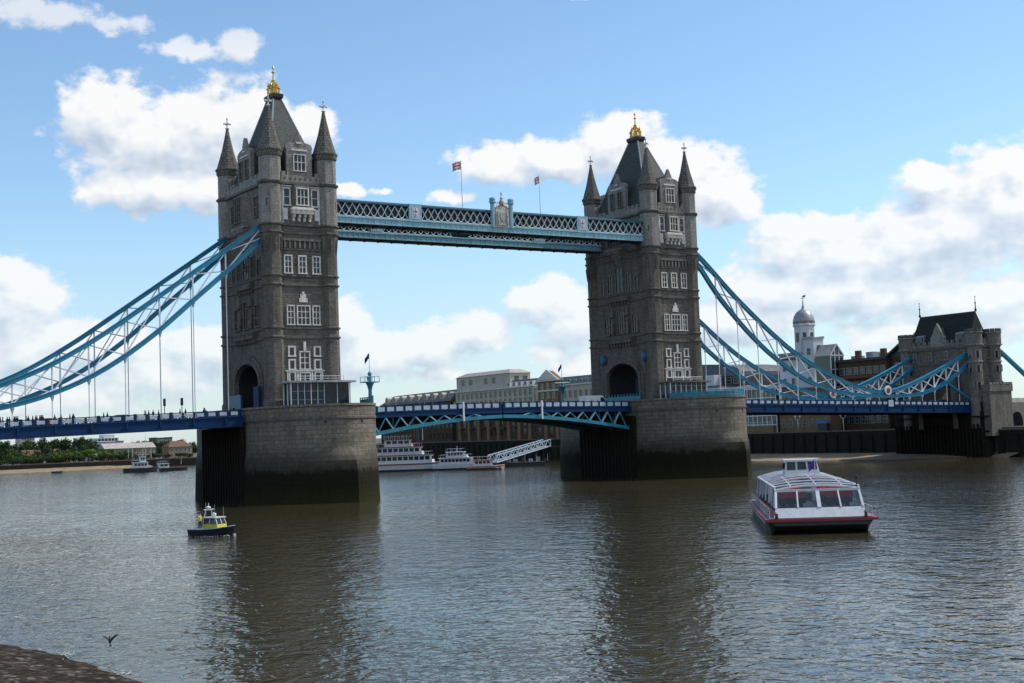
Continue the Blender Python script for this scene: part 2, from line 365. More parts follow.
def make_pier():
    root = thing('bridge_pier', 'x', 'bridge pier', (-T, 0, 0), 0, 'river piers of the bridge')
    mb = MB(); rings = []
    for z, k, bt in ((-6, 0, .45), (0, 0, .3), (5.0, 0, .12), (6.6, .12, .05), (7.4, .5, 0), (8.2, .88, 0), (8.8, 1, 0), (13.1, 1, 0), (14.4, 1, 0)):
        rings.append(pier_ring(z, k, bt))
    mb.loft(rings, cap=False)
    mb.add(pier_ring(14.4, 1), [tuple(range(len(rings[0])))])
    mb.build('pier_shaft', pierstone, root)
    mb = MB()
    mb.loft([pier_ring(14.403, 1), pier_ring(15.25, 1), pier_ring(15.253, 1, grow=.22), pier_ring(15.6, 1, grow=.22), pier_ring(15.6, 1, grow=-.4), pier_ring(14.403, 1, grow=-.4)], cap=False)
    mb.build('pier_parapet', pierstone, root)
    mb = MB(); mb.loft([pier_ring(13.15, 1, grow=.01), pier_ring(13.2, 1, grow=.2), pier_ring(13.5, 1, grow=.2), pier_ring(13.6, 1, grow=.01)], cap=False)
    mb.build('string_course', course, root)
    for px in (-3.6, 2.6, 6.3):
        x = px; yy = -(9.5+16.9*math.sqrt(1-(x/10.3)**2))
        d = Vector((x/10.3**2, (yy+9.5)/16.9**2, 0)).normalized(); c = Vector((x, yy, 12.75))
        h = MB().beam(c-d*.5, c+d*.06, .42, .42); h.build('drain_hole', iron_black, root)
    return root
pier_n = make_pier()
for sx in (-1, 1):  # dark planking added on the straight faces, standing in for shade under the deck
    mb = MB(); mb.box(*sorted((sx*10.6, sx*11.15)), -9.2, 9.2, -4, 12.4)
    for i in range(16): y = -8.8+i*1.17; mb.box(*sorted((sx*11.1, sx*11.3)), y-.25, y+.25, -4, 12.2)
    mb.build('shade_facing', mud, pier_n)
pier_s = copy_tree(pier_n); pier_s.location.x = T
pier_n['label'] = 'rounded granite pier under the nearer taller-looking tower, dark tide-stained base'
pier_s['label'] = 'rounded granite pier under the farther tower, flared base with dark tide line'

# ================================================================ towers
TX, TY, WX, WY = 5.13, 9.43, 5.95, 10.25      # turret centres, wall planes
OCT = math.pi/8
def window(parent, face, u, z0, z1, w, lights=1, trans=(), head=True, deep=.22, fr=.2, plane=None, mat=None, sill=True):
    """mullioned window on a wall face; a part (frame) with its pane as sub-part"""
    fm = MB(); gm = MB()
    def bx(mb, a0, a1, c0, c1, d0, d1):
        if face == 'W': mb.box(a0, a1, -plane-d1, -plane-d0, c0, c1)
        elif face == 'E': mb.box(a0, a1, plane+d0, plane+d1, c0, c1)
        elif face == 'N': mb.box(-plane-d1, -plane-d0, a0, a1, c0, c1)
        else: mb.box(plane+d0, plane+d1, a0, a1, c0, c1)
    a0, a1 = u-w/2, u+w/2
    bx(fm, a0-fr, a0, z0, z1, -.05, deep); bx(fm, a1, a1+fr, z0, z1, -.05, deep)
    bx(fm, a0-fr, a1+fr, z1, z1+fr, -.05, deep+.02)
    if sill: bx(fm, a0-fr-.08, a1+fr+.08, z0-fr*.9, z0, -.05, deep+.12)
    for i in range(1, lights):
        x = a0+w*i/lights; bx(fm, x-.065, x+.065, z0+.001, z1-.001, -.04, deep-.07)
    for t in trans:
        zz = z0+(z1-z0)*t; bx(fm, a0+.001, a1-.001, zz-.06, zz+.06, -.04, deep-.08)
    ob = fm.build('window', mat or portland, parent)
    bx(gm, a0, a1, z0, z1, -.3, .03); gm.build('pane', glass, ob)
    return ob
def make_tower():
    root = thing('bridge_tower', 'x', 'tower', (-T, 0, 0), 0, 'gothic stone towers of the bridge')
    # --- body, with the road arch running right through
    a = arch(5.3, 20.0, 23.4, 14)
    MB().box(-WX, WX, -WY, WY, 46.503, 53.6).build('upper_wall', weathered, root)
    outline = [(-WY, 14.41), (-WY, 46.5), (WY, 46.5), (WY, 14.41)] + [(5.3, 14.41)] + a + [(-5.3, 14.41)]
    MB().prism(outline, 'x', -WX, WX).build('wall', granite, root)
    for sx in (-1, 1):     # recessed orders of the arch, proud of the wall
        for n, (rw, top, d) in enumerate(((6.75, 24.9, .28), (6.1, 24.25, .5))):
            o2 = arch(rw, 20.0, top, 14); i2 = arch(rw-.62 if n == 0 else 5.32, 20.0, top-.62 if n == 0 else 23.42, 14)
            po = [(rw, 14.42)]+o2+[(-rw, 14.42)]+[(-(rw-.62 if n == 0 else 5.32), 14.42)]+i2[::-1]+[((rw-.62 if n == 0 else 5.32), 14.42)]
            MB().prism(po, 'x', sx*WX-.01 if sx > 0 else -WX-d, sx*WX+d if sx > 0 else -WX+.01).build('arch_moulding', granite, root)
    # --- corner turrets: part shaft, sub-parts
    for sx in (-1, 1):
        for sy in (-1, 1):
            c = (sx*TX, sy*TY, 0)
            t = MB().lathe(c, [(2.0, 14.41), (2.0, 16.5), (1.78, 17.0), (1.72, 27.2), (1.7, 28), (1.7, 42.0), (1.74, 42.6), (1.9, 44.6), (1.92, 45.2), (1.92, 46.6)], 8, OCT)
            tur = t.build('turret', granite, root)
            MB().lathe(c, [(1.92, 46.603), (1.92, 53.4), (1.86, 53.9), (1.86, 58.3)], 8, OCT).build('turret_head', ashlar, tur)
            cp = MB().lathe((c[0], c[1], 0), [(1.88, 58.0), (2.1, 58.35), (2.1, 58.75), (2.28, 59.1), (2.28, 59.35), (2.02, 59.5), (1.1, 62.6), (.5, 65.3), (.26, 66.6), (.2, 66.9)], 8, OCT)
            cp.build('spire', conestone, tur)
            fn = MB().lathe((c[0], c[1], 0), [(.2, 66.7), (.42, 66.95), (.16, 67.15), (.1, 67.5), (.1, 68.5), (.18, 68.65), (0.02, 69.0)], 6)
            fn.box(c[0]-.55, c[0]+.55, c[1]-.09, c[1]+.09, 67.62, 67.9); fn.box(c[0]-.09, c[0]+.09, c[1]-.55, c[1]+.55, 67.625, 67.895)
            fn.lathe((c[0]-.6, c[1], 67.76), [(.02, -.2), (.2, 0), (.02, .2)], 6); fn.lathe((c[0]+.6, c[1], 67.76), [(.02, -.2), (.2, 0), (.02, .2)], 6)
            fn.build('finial', portland, tur)
            for z in (27.35, 28.95, 36.25, 37.8, 45.1, 46.5):
                rr_ = 1.97 if z > 44 else 1.76
                MB().lathe((c[0], c[1], z), [(rr_-.05, -.22), (rr_+.2, -.1), (rr_+.22, .12), (rr_-.05, .24)], 8, OCT).build('ring_course', course, tur)
            MB().lathe((c[0], c[1], 53.6), [(1.9, -.35), (2.2, -.1), (2.28, .2), (1.9, .45)], 8, OCT).build('ring_course', course, tur)
            # slim pendants under the corbelled upper stage, and slit lights
            pm = MB()
            for kk in range(8):
                aa = OCT+math.pi/8+kk*math.pi/4; rr_ = 1.72
                ca = (c[0]+rr_*math.cos(aa), c[1]+rr_*math.sin(aa))
                pm.lathe((ca[0], ca[1], 0), [(.03, 41.6), (.2, 42.9), (.33, 44.3)], 6)
            pm.build('corbel_pendants', granite, tur)
            for z in (19.5, 31, 39, 49.5):
                sl = MB()
                for ang in ((math.pi*1.25 if sx < 0 else math.pi*1.75) if sy < 0 else (math.pi*.75 if sx < 0 else math.pi*.25),):
                    rr_ = (1.92 if z > 44 else 1.72)*math.cos(math.pi/8); p = Vector((c[0]+(rr_-.1)*math.cos(ang), c[1]+(rr_-.1)*math.sin(ang), z))
                    dd = Vector((math.cos(ang), math.sin(ang), 0))*.115; tv = Vector((-math.sin(ang), math.cos(ang), 0))*.13
                    sl.add([p+dd-tv, p+dd+tv, p+dd+tv+Vector((0, 0, 1.3)), p+dd-tv+Vector((0, 0, 1.3)), p-tv, p+tv, p+tv+Vector((0, 0, 1.3)), p-tv+Vector((0, 0, 1.3))], [(0, 1, 2, 3), (0, 1, 5, 4), (1, 2, 6, 5), (2, 3, 7, 6), (3, 0, 4, 7)])
                sl.build('slit_window', glass, tur)
    # --- string courses between the turrets
    for z, d in ((27.35, .28), (28.95, .25), (36.25, .28), (37.8, .22), (45.1, .25), (46.5, .3), (53.6, .5)):
        mb = MB()
        for sy in (-1, 1):
            mb.box(-TX+1.7, TX-1.7, sy*WY-(d if sy < 0 else -.0), sy*WY+(d if sy > 0 else -.0), z-.2, z+.2)
        for sx in (-1, 1):
            mb.box(sx*WX-(d if sx < 0 else 0), sx*WX+(d if sx > 0 else 0), -TY+1.7, TY-1.7, z-.2, z+.2)
        mb.build('string_course', course, root)
    # --- parapet
    mb = MB()
    for sy in (-1, 1):
        y0, y1 = (-WY-.25, -WY+.25) if sy < 0 else (WY-.25, WY+.25)
        mb.box(-TX+1.6, TX-1.6, y0, y1, 53.82, 55.0)
        for i in range(6):
            x = -3.1+i*1.24; 
            if abs(x) > 2.4: mb.box(x-.35, x+.35, y0-.004, y1+.004, 55.0, 55.6)
    for sx in (-1, 1):
        x0, x1 = (-WX-.25, -WX+.25) if sx < 0 else (WX-.25, WX+.25)
        mb.box(x0, x1, -TY+1.6, TY-1.6, 53.82, 55.0)
        for i in range(11):
            y = -7+i*1.4
            if abs(y) > 3.2: mb.box(x0-.004, x1+.004, y-.4, y+.4, 55.0, 55.6)
    mb.build('parapet', ashlar, root)
    # --- main roof
    mb = MB(); bx, by, tx, ty, zb, zt = 4.9, 8.7, .72, 1.5, 54.0, 70.5
    ring = lambda X, Y, z: [(-X, -Y, z), (X, -Y, z), (X, Y, z), (-X, Y, z)]
    mb.loft([ring(bx, by, zb), ring(bx*.985, by*.98, 56), ring(tx, ty, zt)])
    roof = mb.build('roof', slate, root)
    mb = MB()
    for sx in (-1, 1):
        for sy in (-1, 1): mb.tube([(sx*bx*.99, sy*by*.985, 55.6), (sx*tx, sy*ty, zt)], .16, 6)
    mb.build('lead_hips', lead, roof)
    mb = MB(); mb.loft([ring(tx+.1, ty+.1, zt-.15), ring(tx+.32, ty+.32, zt+.25), ring(tx+.38, ty+.38, zt+.8), ring(tx+.2, ty+.2, zt+.95)])
    mb.build('roof_cresting', iron_black, roof)
    mb = MB(); zc = zt+.95
    for s_, r_ in ((1, 1),):
        mb.loft([ring(tx+.1, ty-.5, zc), ring(tx+.1, ty-.5, zc+.35)])
    for i in range(4):
        for sx, sy in ((-1, -1), (1, -1), (1, 1), (-1, 1)):
            pass
    n = 12
    for i in range(n):
        aa = 2*math.pi*i/n; x = .95*math.cos(aa); y = 1.35*math.sin(aa)
        h = 1.9 if i % 3 == 0 else 1.2
        mb.lathe((x, y, zc+.2), [(.14, 0), (.1, h*.6), (.26, h*.72), (.05, h)], 5)
        mb.tube([(x, y, zc+.9), (x*.75, y*.75, zc+1.7), (x*.2, y*.2, zc+2.5)], .09, 5)
    mb.lathe((0, 0, zc), [(.5, 0), (.42, 1.2), (.3, 2.4), (.42, 2.6), (.16, 2.8), (.1, 3.9), (.32, 4.1), (.1, 4.3), (.08, 4.8), (.24, 4.95), (.02, 5.4)], 8)
    mb.build('gilded_crown', gold, roof)
    # --- dormer gables on the four sides
    def gable(face, wdt, zt_, zsh, plane, dep):
        h = wdt/2
        po = [(-h, 53.85), (h, 53.85), (h, zsh-1.3), (h+.12, zsh-1.3), (h+.12, zsh-.9), (h-.1, zsh-.5)]
        po += [(h*.80*math.cos(t)+.0, zsh-.4+(zt_-1.9-zsh+.4)*math.sin(t)) for t in (0.35, .7, 1.0)]
        po += [(.75, zt_-1.9), (.75, zt_-1.5), (.0, zt_)]
        po += [(-x, z) for x, z in po[2:-1][::-1]]
        mb = MB(); 
        if face in 'WE':
            y0 = -plane if face == 'W' else plane-.7
            mb.prism(po, 'y', y0, y0+.7); g_ = mb.build('gable', ashlar, root)
            rm = MB(); pr = [(-h+.15, 54), (h-.15, 54), (h-.15, zsh-1.2), (0, zt_-1.2), (-h+.15, zsh-1.2)]
            rm.prism(pr, 'y', -plane+.7 if face == 'W' else plane-.7-dep, -plane+.7+dep if face == 'W' else plane-.7)
        else:
            x0 = -plane if face == 'N' else plane-.7
            mb.prism(po, 'x', x0, x0+.7); g_ = mb.build('gable', ashlar, root)
            rm = MB(); pr = [(-h+.15, 54), (h-.15, 54), (h-.15, zsh-1.2), (0, zt_-1.2), (-h+.15, zsh-1.2)]
            rm.prism(pr, 'x', -plane+.7 if face == 'N' else plane-.7-dep, -plane+.7+dep if face == 'N' else plane-.7)
        rm.build('dormer_roof', slate, g_)
        # label course + carved blocks
        lm = MB()
        for z, hw in ((59.35 if face in 'WE' else 59.7, h*.62), (60.6, .5)):
            if face in 'WE': yy = -plane if face == 'W' else plane; lm.box(-hw, hw, yy-.14, yy+.14, z, z+.28)
            else: xx = -plane if face == 'N' else plane; lm.box(xx-.14, xx+.14, -hw, hw, z, z+.28)
        lm.build('gable_carving', portland, g_)
        for sg in (-1, 0, 1):
            lm = MB()
            if sg == 0:
                    lm.build('gable_finial', portland, g_)
    gable('W', 4.7, 62.8, 61.0, WY-.1, 5.0); gable('E', 4.7, 62.8, 61.0, WY-.1, 5.0)
    gable('N', 6.0, 63.2, 61.2, WX-.1, 3.8); gable('S', 6.0, 63.2, 61.2, WX-.1, 3.8)
    for fc in 'WE': window(root, fc, 0, 55.9, 58.6, 2.0, 3, (.55,), plane=WY-.1, fr=.16)
    for fc in 'NS':
        for u in (-1.3, 1.3): window(root, fc, u, 55.9, 59.0, 1.25, 2, (.55,), plane=WX-.1, fr=.18, mat=weathered)
    # --- river faces
    for fc in 'WE':
        s = -1 if fc == 'W' else 1
        window(root, fc, 0, 22.0, 24.8, 1.55, 2, (.35, .68), plane=WY)
        for u in (-2.35, 2.35):
            window(root, fc, u, 24.25, 25.6, .8, 1, plane=WY, fr=.26)
            window(root, fc, u, 22.0, 23.4, .8, 1, plane=WY, fr=.26)
            window(root, fc, u, 20.0, 21.3, .8, 1, plane=WY, fr=.26)
        window(root, fc, 0, 20.0, 21.25, 1.6, 2, plane=WY, fr=.26)
        mb = MB(); mb.box(-3.6, 3.6, s*WY-(.3 if s < 0 else 0), s*WY+(.3 if s > 0 else 0), 21.57, 21.78)
        for u in (-3.2, -1.35, 1.35, 3.2): mb.box(u-.12, u+.12, s*WY-(.2 if s < 0 else 0), s*WY+(.2 if s > 0 else 0), 18.6, 21.56)
        mb.box(-.22, .22, s*WY-(.3 if s < 0 else 0), s*WY+(.3 if s > 0 else 0), 25.05, 26.6)
        mb.build('window_tracery', portland, root)
        window(root, fc, 0, 29.55, 32.6, 2.1, 3, (.36, .7), plane=WY)
        for u in (-2.35, 2.35): window(root, fc, u, 29.55, 32.6, 1.05, 2, (.36, .7), plane=WY)
        em = MB(); em.box(-.75, .75, s*WY-(.18 if s < 0 else 0), s*WY+(.18 if s > 0 else 0), 33.3, 34.0)
        em.box(-.5, .5, s*WY-(.16 if s < 0 else 0), s*WY+(.16 if s > 0 else 0), 34.003, 34.7); em.box(-.2, .2, s*WY-(.22 if s < 0 else 0), s*WY+(.22 if s > 0 else 0), 34.703, 35.1)
        em.build('carved_emblem', portland, root)
        for u in (-2.6, 0, 2.6): window(root, fc, u, 38.3, 41.1, 1.1, 2, (.36, .7), plane=WY, fr=.22)
        cm = MB(); cm.box(-3.5, 3.5, s*WY-(.45 if s < 0 else 0), s*WY+(.45 if s > 0 else 0), 43.75, 44.15)
        cm.box(-3.45, 3.45, s*WY-(.2 if s < 0 else 0), s*WY+(.2 if s > 0 else 0), 42.2, 42.4)
        for i in range(8):
            u = -3.15+i*.9; cm.box(u-.17, u+.17, s*WY-(.38 if s < 0 else 0), s*WY+(.38 if s > 0 else 0), 42.5, 43.748)
        cm.build('corbel_table', weathered, root)
        dm = MB(); dm.box(-3.3, 3.3, s*WY-(.05 if s < 0 else -.0), s*WY+(.05 if s > 0 else 0), 42.41, 43.7); dm.build('corbel_recess', course, root)
        # oriel with balcony
        window(root, fc, 0, 49.9, 52.6, 1.9, 3, (.5,), plane=WY+.75, fr=.22)
        om = MB(); om.prism([(-1.7, 0), (1.7, 0), (1.35, .75), (-1.35, .75)], 'z', 49.5, 53.3)
        if s < 0: om.v = [(x, -WY-y, z) for x, y, z in om.v]
        else: om.v = [(x, WY+y, z) for x, y, z in om.v]
        om.build('oriel', weathered, root)
        for u in (-2.6, 2.6): window(root, fc, u, 49.9, 52.6, .95, 1, (.5,), plane=WY, fr=.24)
        bm_ = MB(); bm_.box(-1.95, 1.95, s*WY-(1.1 if s < 0 else 0), s*WY+(1.1 if s > 0 else 0), 48.3, 49.45)
        bm_.box(-2.1, 2.1, s*WY-(1.25 if s < 0 else 0), s*WY+(1.25 if s > 0 else 0), 48.95, 49.2)
        for u in (-1.5, -.5, .5, 1.5):
            yy = sorted((s*WY, s*(WY+.85))); bm_.box(u-.2, u+.2, yy[0], yy[1], 47.75, 48.298); yy = sorted((s*WY, s*(WY+.5))); bm_.box(u-.2, u+.2, yy[0], yy[1], 47.1, 47.748)
        for u in (-2.95, 2.95):
            yy = sorted((s*WY, s*(WY+.35))); bm_.box(u-.42, u+.42, yy[0], yy[1], 47.3, 49.3); bm_.box(u-.3, u+.3, yy[0]-.05, yy[1]+.05, 48.2, 48.5)
        bm_.build('balcony', portland, root)
        fm = MB(); yy = sorted((s*WY, s*(WY+.16)))
        for u in (-3.35, 3.35): fm.box(u-.14, u+.14, yy[0], yy[1], 46.75, 53.38)
        fm.box(-3.49, 3.49, yy[0]-.02, yy[1]+.02, 53.0, 53.25)
        fm.build('window_tracery', portland, root)
        gm_ = MB()
        yy = sorted((s*(WY+.252), s*(WY+.30)))
        # sunk quatrefoil dots of the parapet
        for u in (-2.9, -1.9, -.95, 0, .95, 1.9, 2.9): gm_.box(u-.16, u+.16, yy[0], yy[1], 54.25, 54.65)
        gm_.build('parapet_carving', course, root)
    # --- road faces
    for fc in 'NS':
        s = -1 if fc == 'N' else 1
        def bxs(mb, d, y0, y1, z0, z1, d0=0):
            xx = sorted((s*(WX+d0), s*(WX+d))); mb.box(xx[0], xx[1], y0, y1, z0, z1)
        bal = MB(); bxs(bal, .9, -4.4, 4.4, 27.6, 28.7); bxs(bal, 1.05, -4.5, 4.5, 28.4, 28.6)
        for i in range(9): u = -4+i*1.0; bxs(bal, .6, u-.22, u+.22, 26.8, 27.598)
        bal.build('balcony', granite, root)
        for u in (-4.6, 4.6): window(root, fc, u, 29.6, 33.2, 1.5, 2, (.4,), plane=WX, mat=weathered)
        window(root, fc, 0, 29.6, 34.2, 2.3, 3, (.4, .75), plane=WX, mat=weathered)
        for u in (-2.5, 2.5):
            st = MB(); xx = s*(WX+.45); st.lathe((xx, u, 29.4), [(.3, 0), (.42, .8), (.3, 1.6), (.4, 2.2), (.22, 2.6), (.24, 3.1), (.03, 3.5)], 8); st.build('statue', weathered, root)
            cn = MB(); cn.lathe((xx, u, 33.2), [(.5, 0), (.55, .4), (.3, .9), (.05, 2.2)], 6); cn.build('canopy', weathered, root)
        bal = MB(); bxs(bal, .8, -3.4, 3.4, 36.3, 37.3)
        for i in range(7): u = -3+i*1.0; bxs(bal, .5, u-.2, u+.2, 35.5, 36.298)
        bal.build('balcony', granite, root)
        for u in (-3.1, 3.1): window(root, fc, u, 38.2, 41.8, 1.5, 2, (.4,), plane=WX, mat=weathered)
        window(root, fc, 0, 38.2, 43.2, 2.2, 2, (.35, .7), plane=WX, mat=weathered)
        for u in (-5.7, 5.7): window(root, fc, u, 38.2, 41.0, .8, 1, (.5,), plane=WX, mat=weathered)
        om = MB()   # corbelled oriel
        po = lambda d, h: [(0, -h), (d, -h*.62), (d, h*.62), (0, h)]
        om.loft([[(s*(WX+x), y, z) for x, y in po(d, h)] for z, d, h in ((43.6, .05, .8), (44.6, .35, 1.6), (45.6, .8, 2.4), (46.6, 1.2, 3.0), (47.0, 1.3, 3.1), (52.6, 1.3, 3.1), (53.3, .3, 3.0))])
        om.build('oriel', weathered, root)
        for u in (-1.35, -.45, .45, 1.35): window(root, fc, u, 48.0, 52.3, .62, 1, (.4, .75), plane=WX+1.3, fr=.13, mat=weathered)
        bb = MB(); bxs(bb, 1.42, -3.0, 3.0, 46.9, 47.25)
        for i in range(9): u = -1.8+i*.45; bxs(bb, 1.36, u-.12, u+.12, 46.2, 46.9, 1.0)
        bb.build('balcony', ashlar, root)
        for u in (-5.2, 5.2): window(root, fc, u, 48.4, 51.8, 1.2, 2, (.5,), plane=WX, mat=weathered)
    return root
tower_n = make_tower()
tower_s = copy_tree(tower_n); tower_s.location.x = T
tower_n['label'] = 'gothic stone tower with gilded crown at the left end of the high walkway'
tower_s['label'] = 'gothic stone tower with gilded crown at the right end of the high walkway'
# fittings that differ between the two towers
def panel(parent, name, mat, x0, x1, y0, y1, z0, z1): return MB().box(x0, x1, y0, y1, z0, z1).build(name, mat, parent)
panel(tower_n, 'blue_hoarding', cobalt, -6.85, -6.5, 1.6, 6.9, 14.45, 18.2)
panel(tower_n, 'blue_hoarding', navy, -6.9, -6.55, -6.6, -4.3, 14.45, 19.3)
shade_lining = simple('passage_shade_lining', (.012, .016, .022), .8)  # near-black, added inside the arches to darken the passage like deep shade
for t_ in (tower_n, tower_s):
    for s in (-1, 1): MB().box(-5.6, 5.6, *sorted((s*5.02, s*5.31)), 14.42, 20.4).build('passage_shade_lining', shade_lining, t_)
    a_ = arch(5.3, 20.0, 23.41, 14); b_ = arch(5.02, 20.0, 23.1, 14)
    MB().prism(a_+b_[::-1], 'x', -5.6, 5.6).build('passage_shade_vault', shade_lining, t_)
    MB().box(4.6, 4.9, -5.0, -1.2, 14.42, 19.5).build('inner_gate', cobalt, t_)
    for u in (-4.6, -3.2, -1.7, 1.7, 3.2, 4.6):
        h = 22.4-.16*u*u*.55
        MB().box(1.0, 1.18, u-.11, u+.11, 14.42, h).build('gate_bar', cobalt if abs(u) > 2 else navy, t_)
for u in (-7.9, 6.2):
    mb = MB(); mb.lathe((0, 0, 0), [(.9, 0), (1.0, .25), (.85, .6), (.35, .75)], 10)
    mb.v = [(-5.95-z if abs(u) < 7 else -6.3-z, u+x*.95, 24.4+y*1.05) for x, y, z in mb.v]
    mb.build('blue_boss', cobalt, tower_s)
mb = MB(); mb.box(-6.9, -6.7, -6.4, 6.4, 14.45, 16.5)
for i in range(13): u = -6.2+i*1.03; mb.box(-6.95, -6.65, u-.08, u+.08, 14.45, 17.0)
mb.build('arch_railing', teal, tower_s)
# ================================================================ decks
def rail_z(x):                       # top of the side-span parapet
    a = abs(x); return 15.35-(a-52)*.0235 if a > 52 else 15.55
def side_deck(sgn, label):
    root = thing('side_span_deck', label, 'bridge deck', (sgn*52, 0, 14), 0, 'side spans of the bridge')
    off = (sgn*52, 0, 14); N = 22
    xs = [sgn*(52.02+i*(134-52.02)/N) for i in range(N+1)]
    def strip_(mb, y0, y1, a, b_):
        mb.loft([[(x, y0, rail_z(x)+a), (x, y1, rail_z(x)+a), (x, y1, rail_z(x)+b_), (x, y0, rail_z(x)+b_)] for x in xs])
    mb = MB(); strip_(mb, -5.2, 5.2, -1.6, -1.22); mb.build('roadway', asphalt, root, off)
    for s in (-1, 1):
        y0, y1 = sorted((s*5.2, s*8.9)); mb = MB(); strip_(mb, y0, y1, -1.6, -1.08); mb.build('footway', paving, root, off)
        y0, y1 = sorted((s*8.9, s*9.4))
        mb = MB(); strip_(mb, y0, y1, -2.55, -.95); 
        y0, y1 = sorted((s*8.8, s*9.55)); strip_(mb, y0, y1, -1.2, -1.0); strip_(mb, y0, y1, -2.75, -2.56)
        gd = mb.build('edge_girder', navy, root, off)
        for i in range(15):
            x = sgn*(55+i*5.45); MB().box(x-.16, x+.16, *sorted((s*9.4, s*9.62)), rail_z(x)-2.3, rail_z(x)-1.3).build('bracket', navy, gd, off)
        y0, y1 = sorted((s*9.0, s*9.3)); mb = MB(); strip_(mb, y0, y1, -.16, 0)
        k = 0; x = 52.5; posts = []
        while x < 134:
            X = sgn*x; wd = .22 if k % 3 == 0 else .12
            mb.box(X-wd, X+wd, *sorted((s*8.95, s*9.38)), rail_z(X)-1.0, rail_z(X)+(.1 if k % 3 == 0 else -.05)); posts.append(x); x += 1.93; k += 1
        mb.build('parapet_rail', navy, root, off)
        for a, c in zip(posts[:-1], posts[1:]):
            p0, p1 = sgn*(a+.38), sgn*(c-.38); zr = rail_z((p0+p1)/2)
            MB().box(min(p0, p1), max(p0, p1), *sorted((s*9.06, s*9.34)), zr-.8, zr-.24).build('parapet_panel', panelwhite, root, off)
    mb = MB()
    for i in range(16):
        x = sgn*(54+i*5.2); mb.box(x-.2, x+.2, -8.9, 8.9, rail_z(x)-2.6, rail_z(x)-1.62)
    for y in (-5, 0, 5): strip_(mb, y-.2, y+.2, -2.5, -1.63)
    mb.build('cross_girders', underside, root, off)
    mk = MB()
    for i in range(20):
        x = sgn*(53+i*4); mk.box(min(x, x+sgn*2), max(x, x+sgn*2), -.06, .06, rail_z(x)-1.21, rail_z(x)-1.205-.02+.012)
    mk.build('lane_markings', whitepaint, root, off)
    return root
side_n = side_deck(-1, 'navy blue suspended roadway deck with white panelled parapet, left of the nearer tower')
side_s = side_deck(1, 'navy blue suspended roadway deck running right from the farther pier to the end tower')

def bascule(sgn, label):
    root = thing('bascule_leaf', label, 'bridge deck', (sgn*30, 0, 14), 0, 'opening leaves of the middle span'); off = (sgn*30, 0, 14)
    X0, X1 = .12, 30.6
    ztop = lambda x: 15.68-.35*(x/30.6)**2
    zb = lambda x: 12.75-2.95*(x/29.5)**1.75
    N = 14; xs = [X0+(X1-X0)*i/N for i in range(N+1)]
    def st(mb, y0, y1, fa, fb): mb.loft([[(sgn*x, y0, fa(x)), (sgn*x, y1, fa(x)), (sgn*x, y1, fb(x)), (sgn*x, y0, fb(x))] for x in xs])
    mb = MB(); st(mb, -7.3, 7.3, lambda x: ztop(x)-1.75, lambda x: ztop(x)-1.3); mb.build('roadway', asphalt, root, off)
    for s in (-1, 1):
        ys = lambda a, c: sorted((s*a, s*c))
        mb = MB(); st(mb, *ys(7.3, 7.85), lambda x: ztop(x)-2.05, lambda x: ztop(x)-1.0); st(mb, *ys(7.25, 7.95), lambda x: ztop(x)-1.16, lambda x: ztop(x)-.98); mb.build('edge_girder', navy, root, off)
        mb = MB(); st(mb, *ys(7.3, 7.85), lambda x: zb(x), lambda x: min(zb(x)+.62, ztop(x)-2.06)); st(mb, *ys(7.2, 7.98), lambda x: zb(x)-.02, lambda x: zb(x)+.14); mb.build('arched_chord', teal, root, off)
        px = [4.5, 8, 11.2, 14.2, 17.2, 20.2, 23.2, 26.2, 29.3]
        for i, (a, c) in enumerate(zip(px[:-1], px[1:])):
            y = s*7.6; mid = (a+c)/2
            zt_, h = ztop(mid)-2.05, .3
            if zt_-zb(c)-.62 < .35: continue
            MB().beam((sgn*a, y, zb(a)+.5), (sgn*mid, y, zt_), .22, .42, up=(0, 1, 0)).build('truss_diagonal', teal_pale, root, off)
            MB().beam((sgn*mid, y, zt_), (sgn*c, y, zb(c)+.5), .2, .3, up=(0, 1, 0)).build('truss_diagonal', teal, root, off)
        mb = MB(); st(mb, *ys(7.42, 7.7), lambda x: ztop(x)-.15, lambda x: ztop(x))
        k = 0; x = .5; ps = []
        while x < 30.5:
            wd = .2; mb.box(sgn*x-wd, sgn*x+wd, *ys(7.38, 7.78), ztop(x)-1.0, ztop(x)+.08); ps.append(x); x += 1.85; k += 1
        mb.build('parapet_rail', navy, root, off)
        for a, c in zip(ps[:-1], ps[1:]):
            p0, p1 = sorted((sgn*(a+.24), sgn*(c-.24))); zr = ztop((a+c)/2)
            MB().box(p0, p1, *ys(7.46, 7.74), zr-.92, zr-.18).build('parapet_panel', panelwhite, root, off)
    mb = MB()
    for x in (3, 7, 11, 15, 19, 23, 27): mb.box(sgn*x-.15, sgn*x+.15, -7.3, 7.3, zb(x)+.3, ztop(x)-1.78)
    for y in (-2.5, 2.5): st(mb, y-.2, y+.2, lambda x: zb(x)+.1, lambda x: ztop(x)-1.76)
    mb.build('cross_girders', underside, root, off)
    MB().box(*sorted((sgn*8.6, sgn*8.9)), -8.25, -8.0, 12.35, 15.9).build('marker_post', whitepaint, root, off)
    return root
bas_n = bascule(-1, 'teal and navy half of the low middle span, hinged at the nearer pier')
bas_s = bascule(1, 'teal and navy half of the low middle span, hinged at the farther pier')

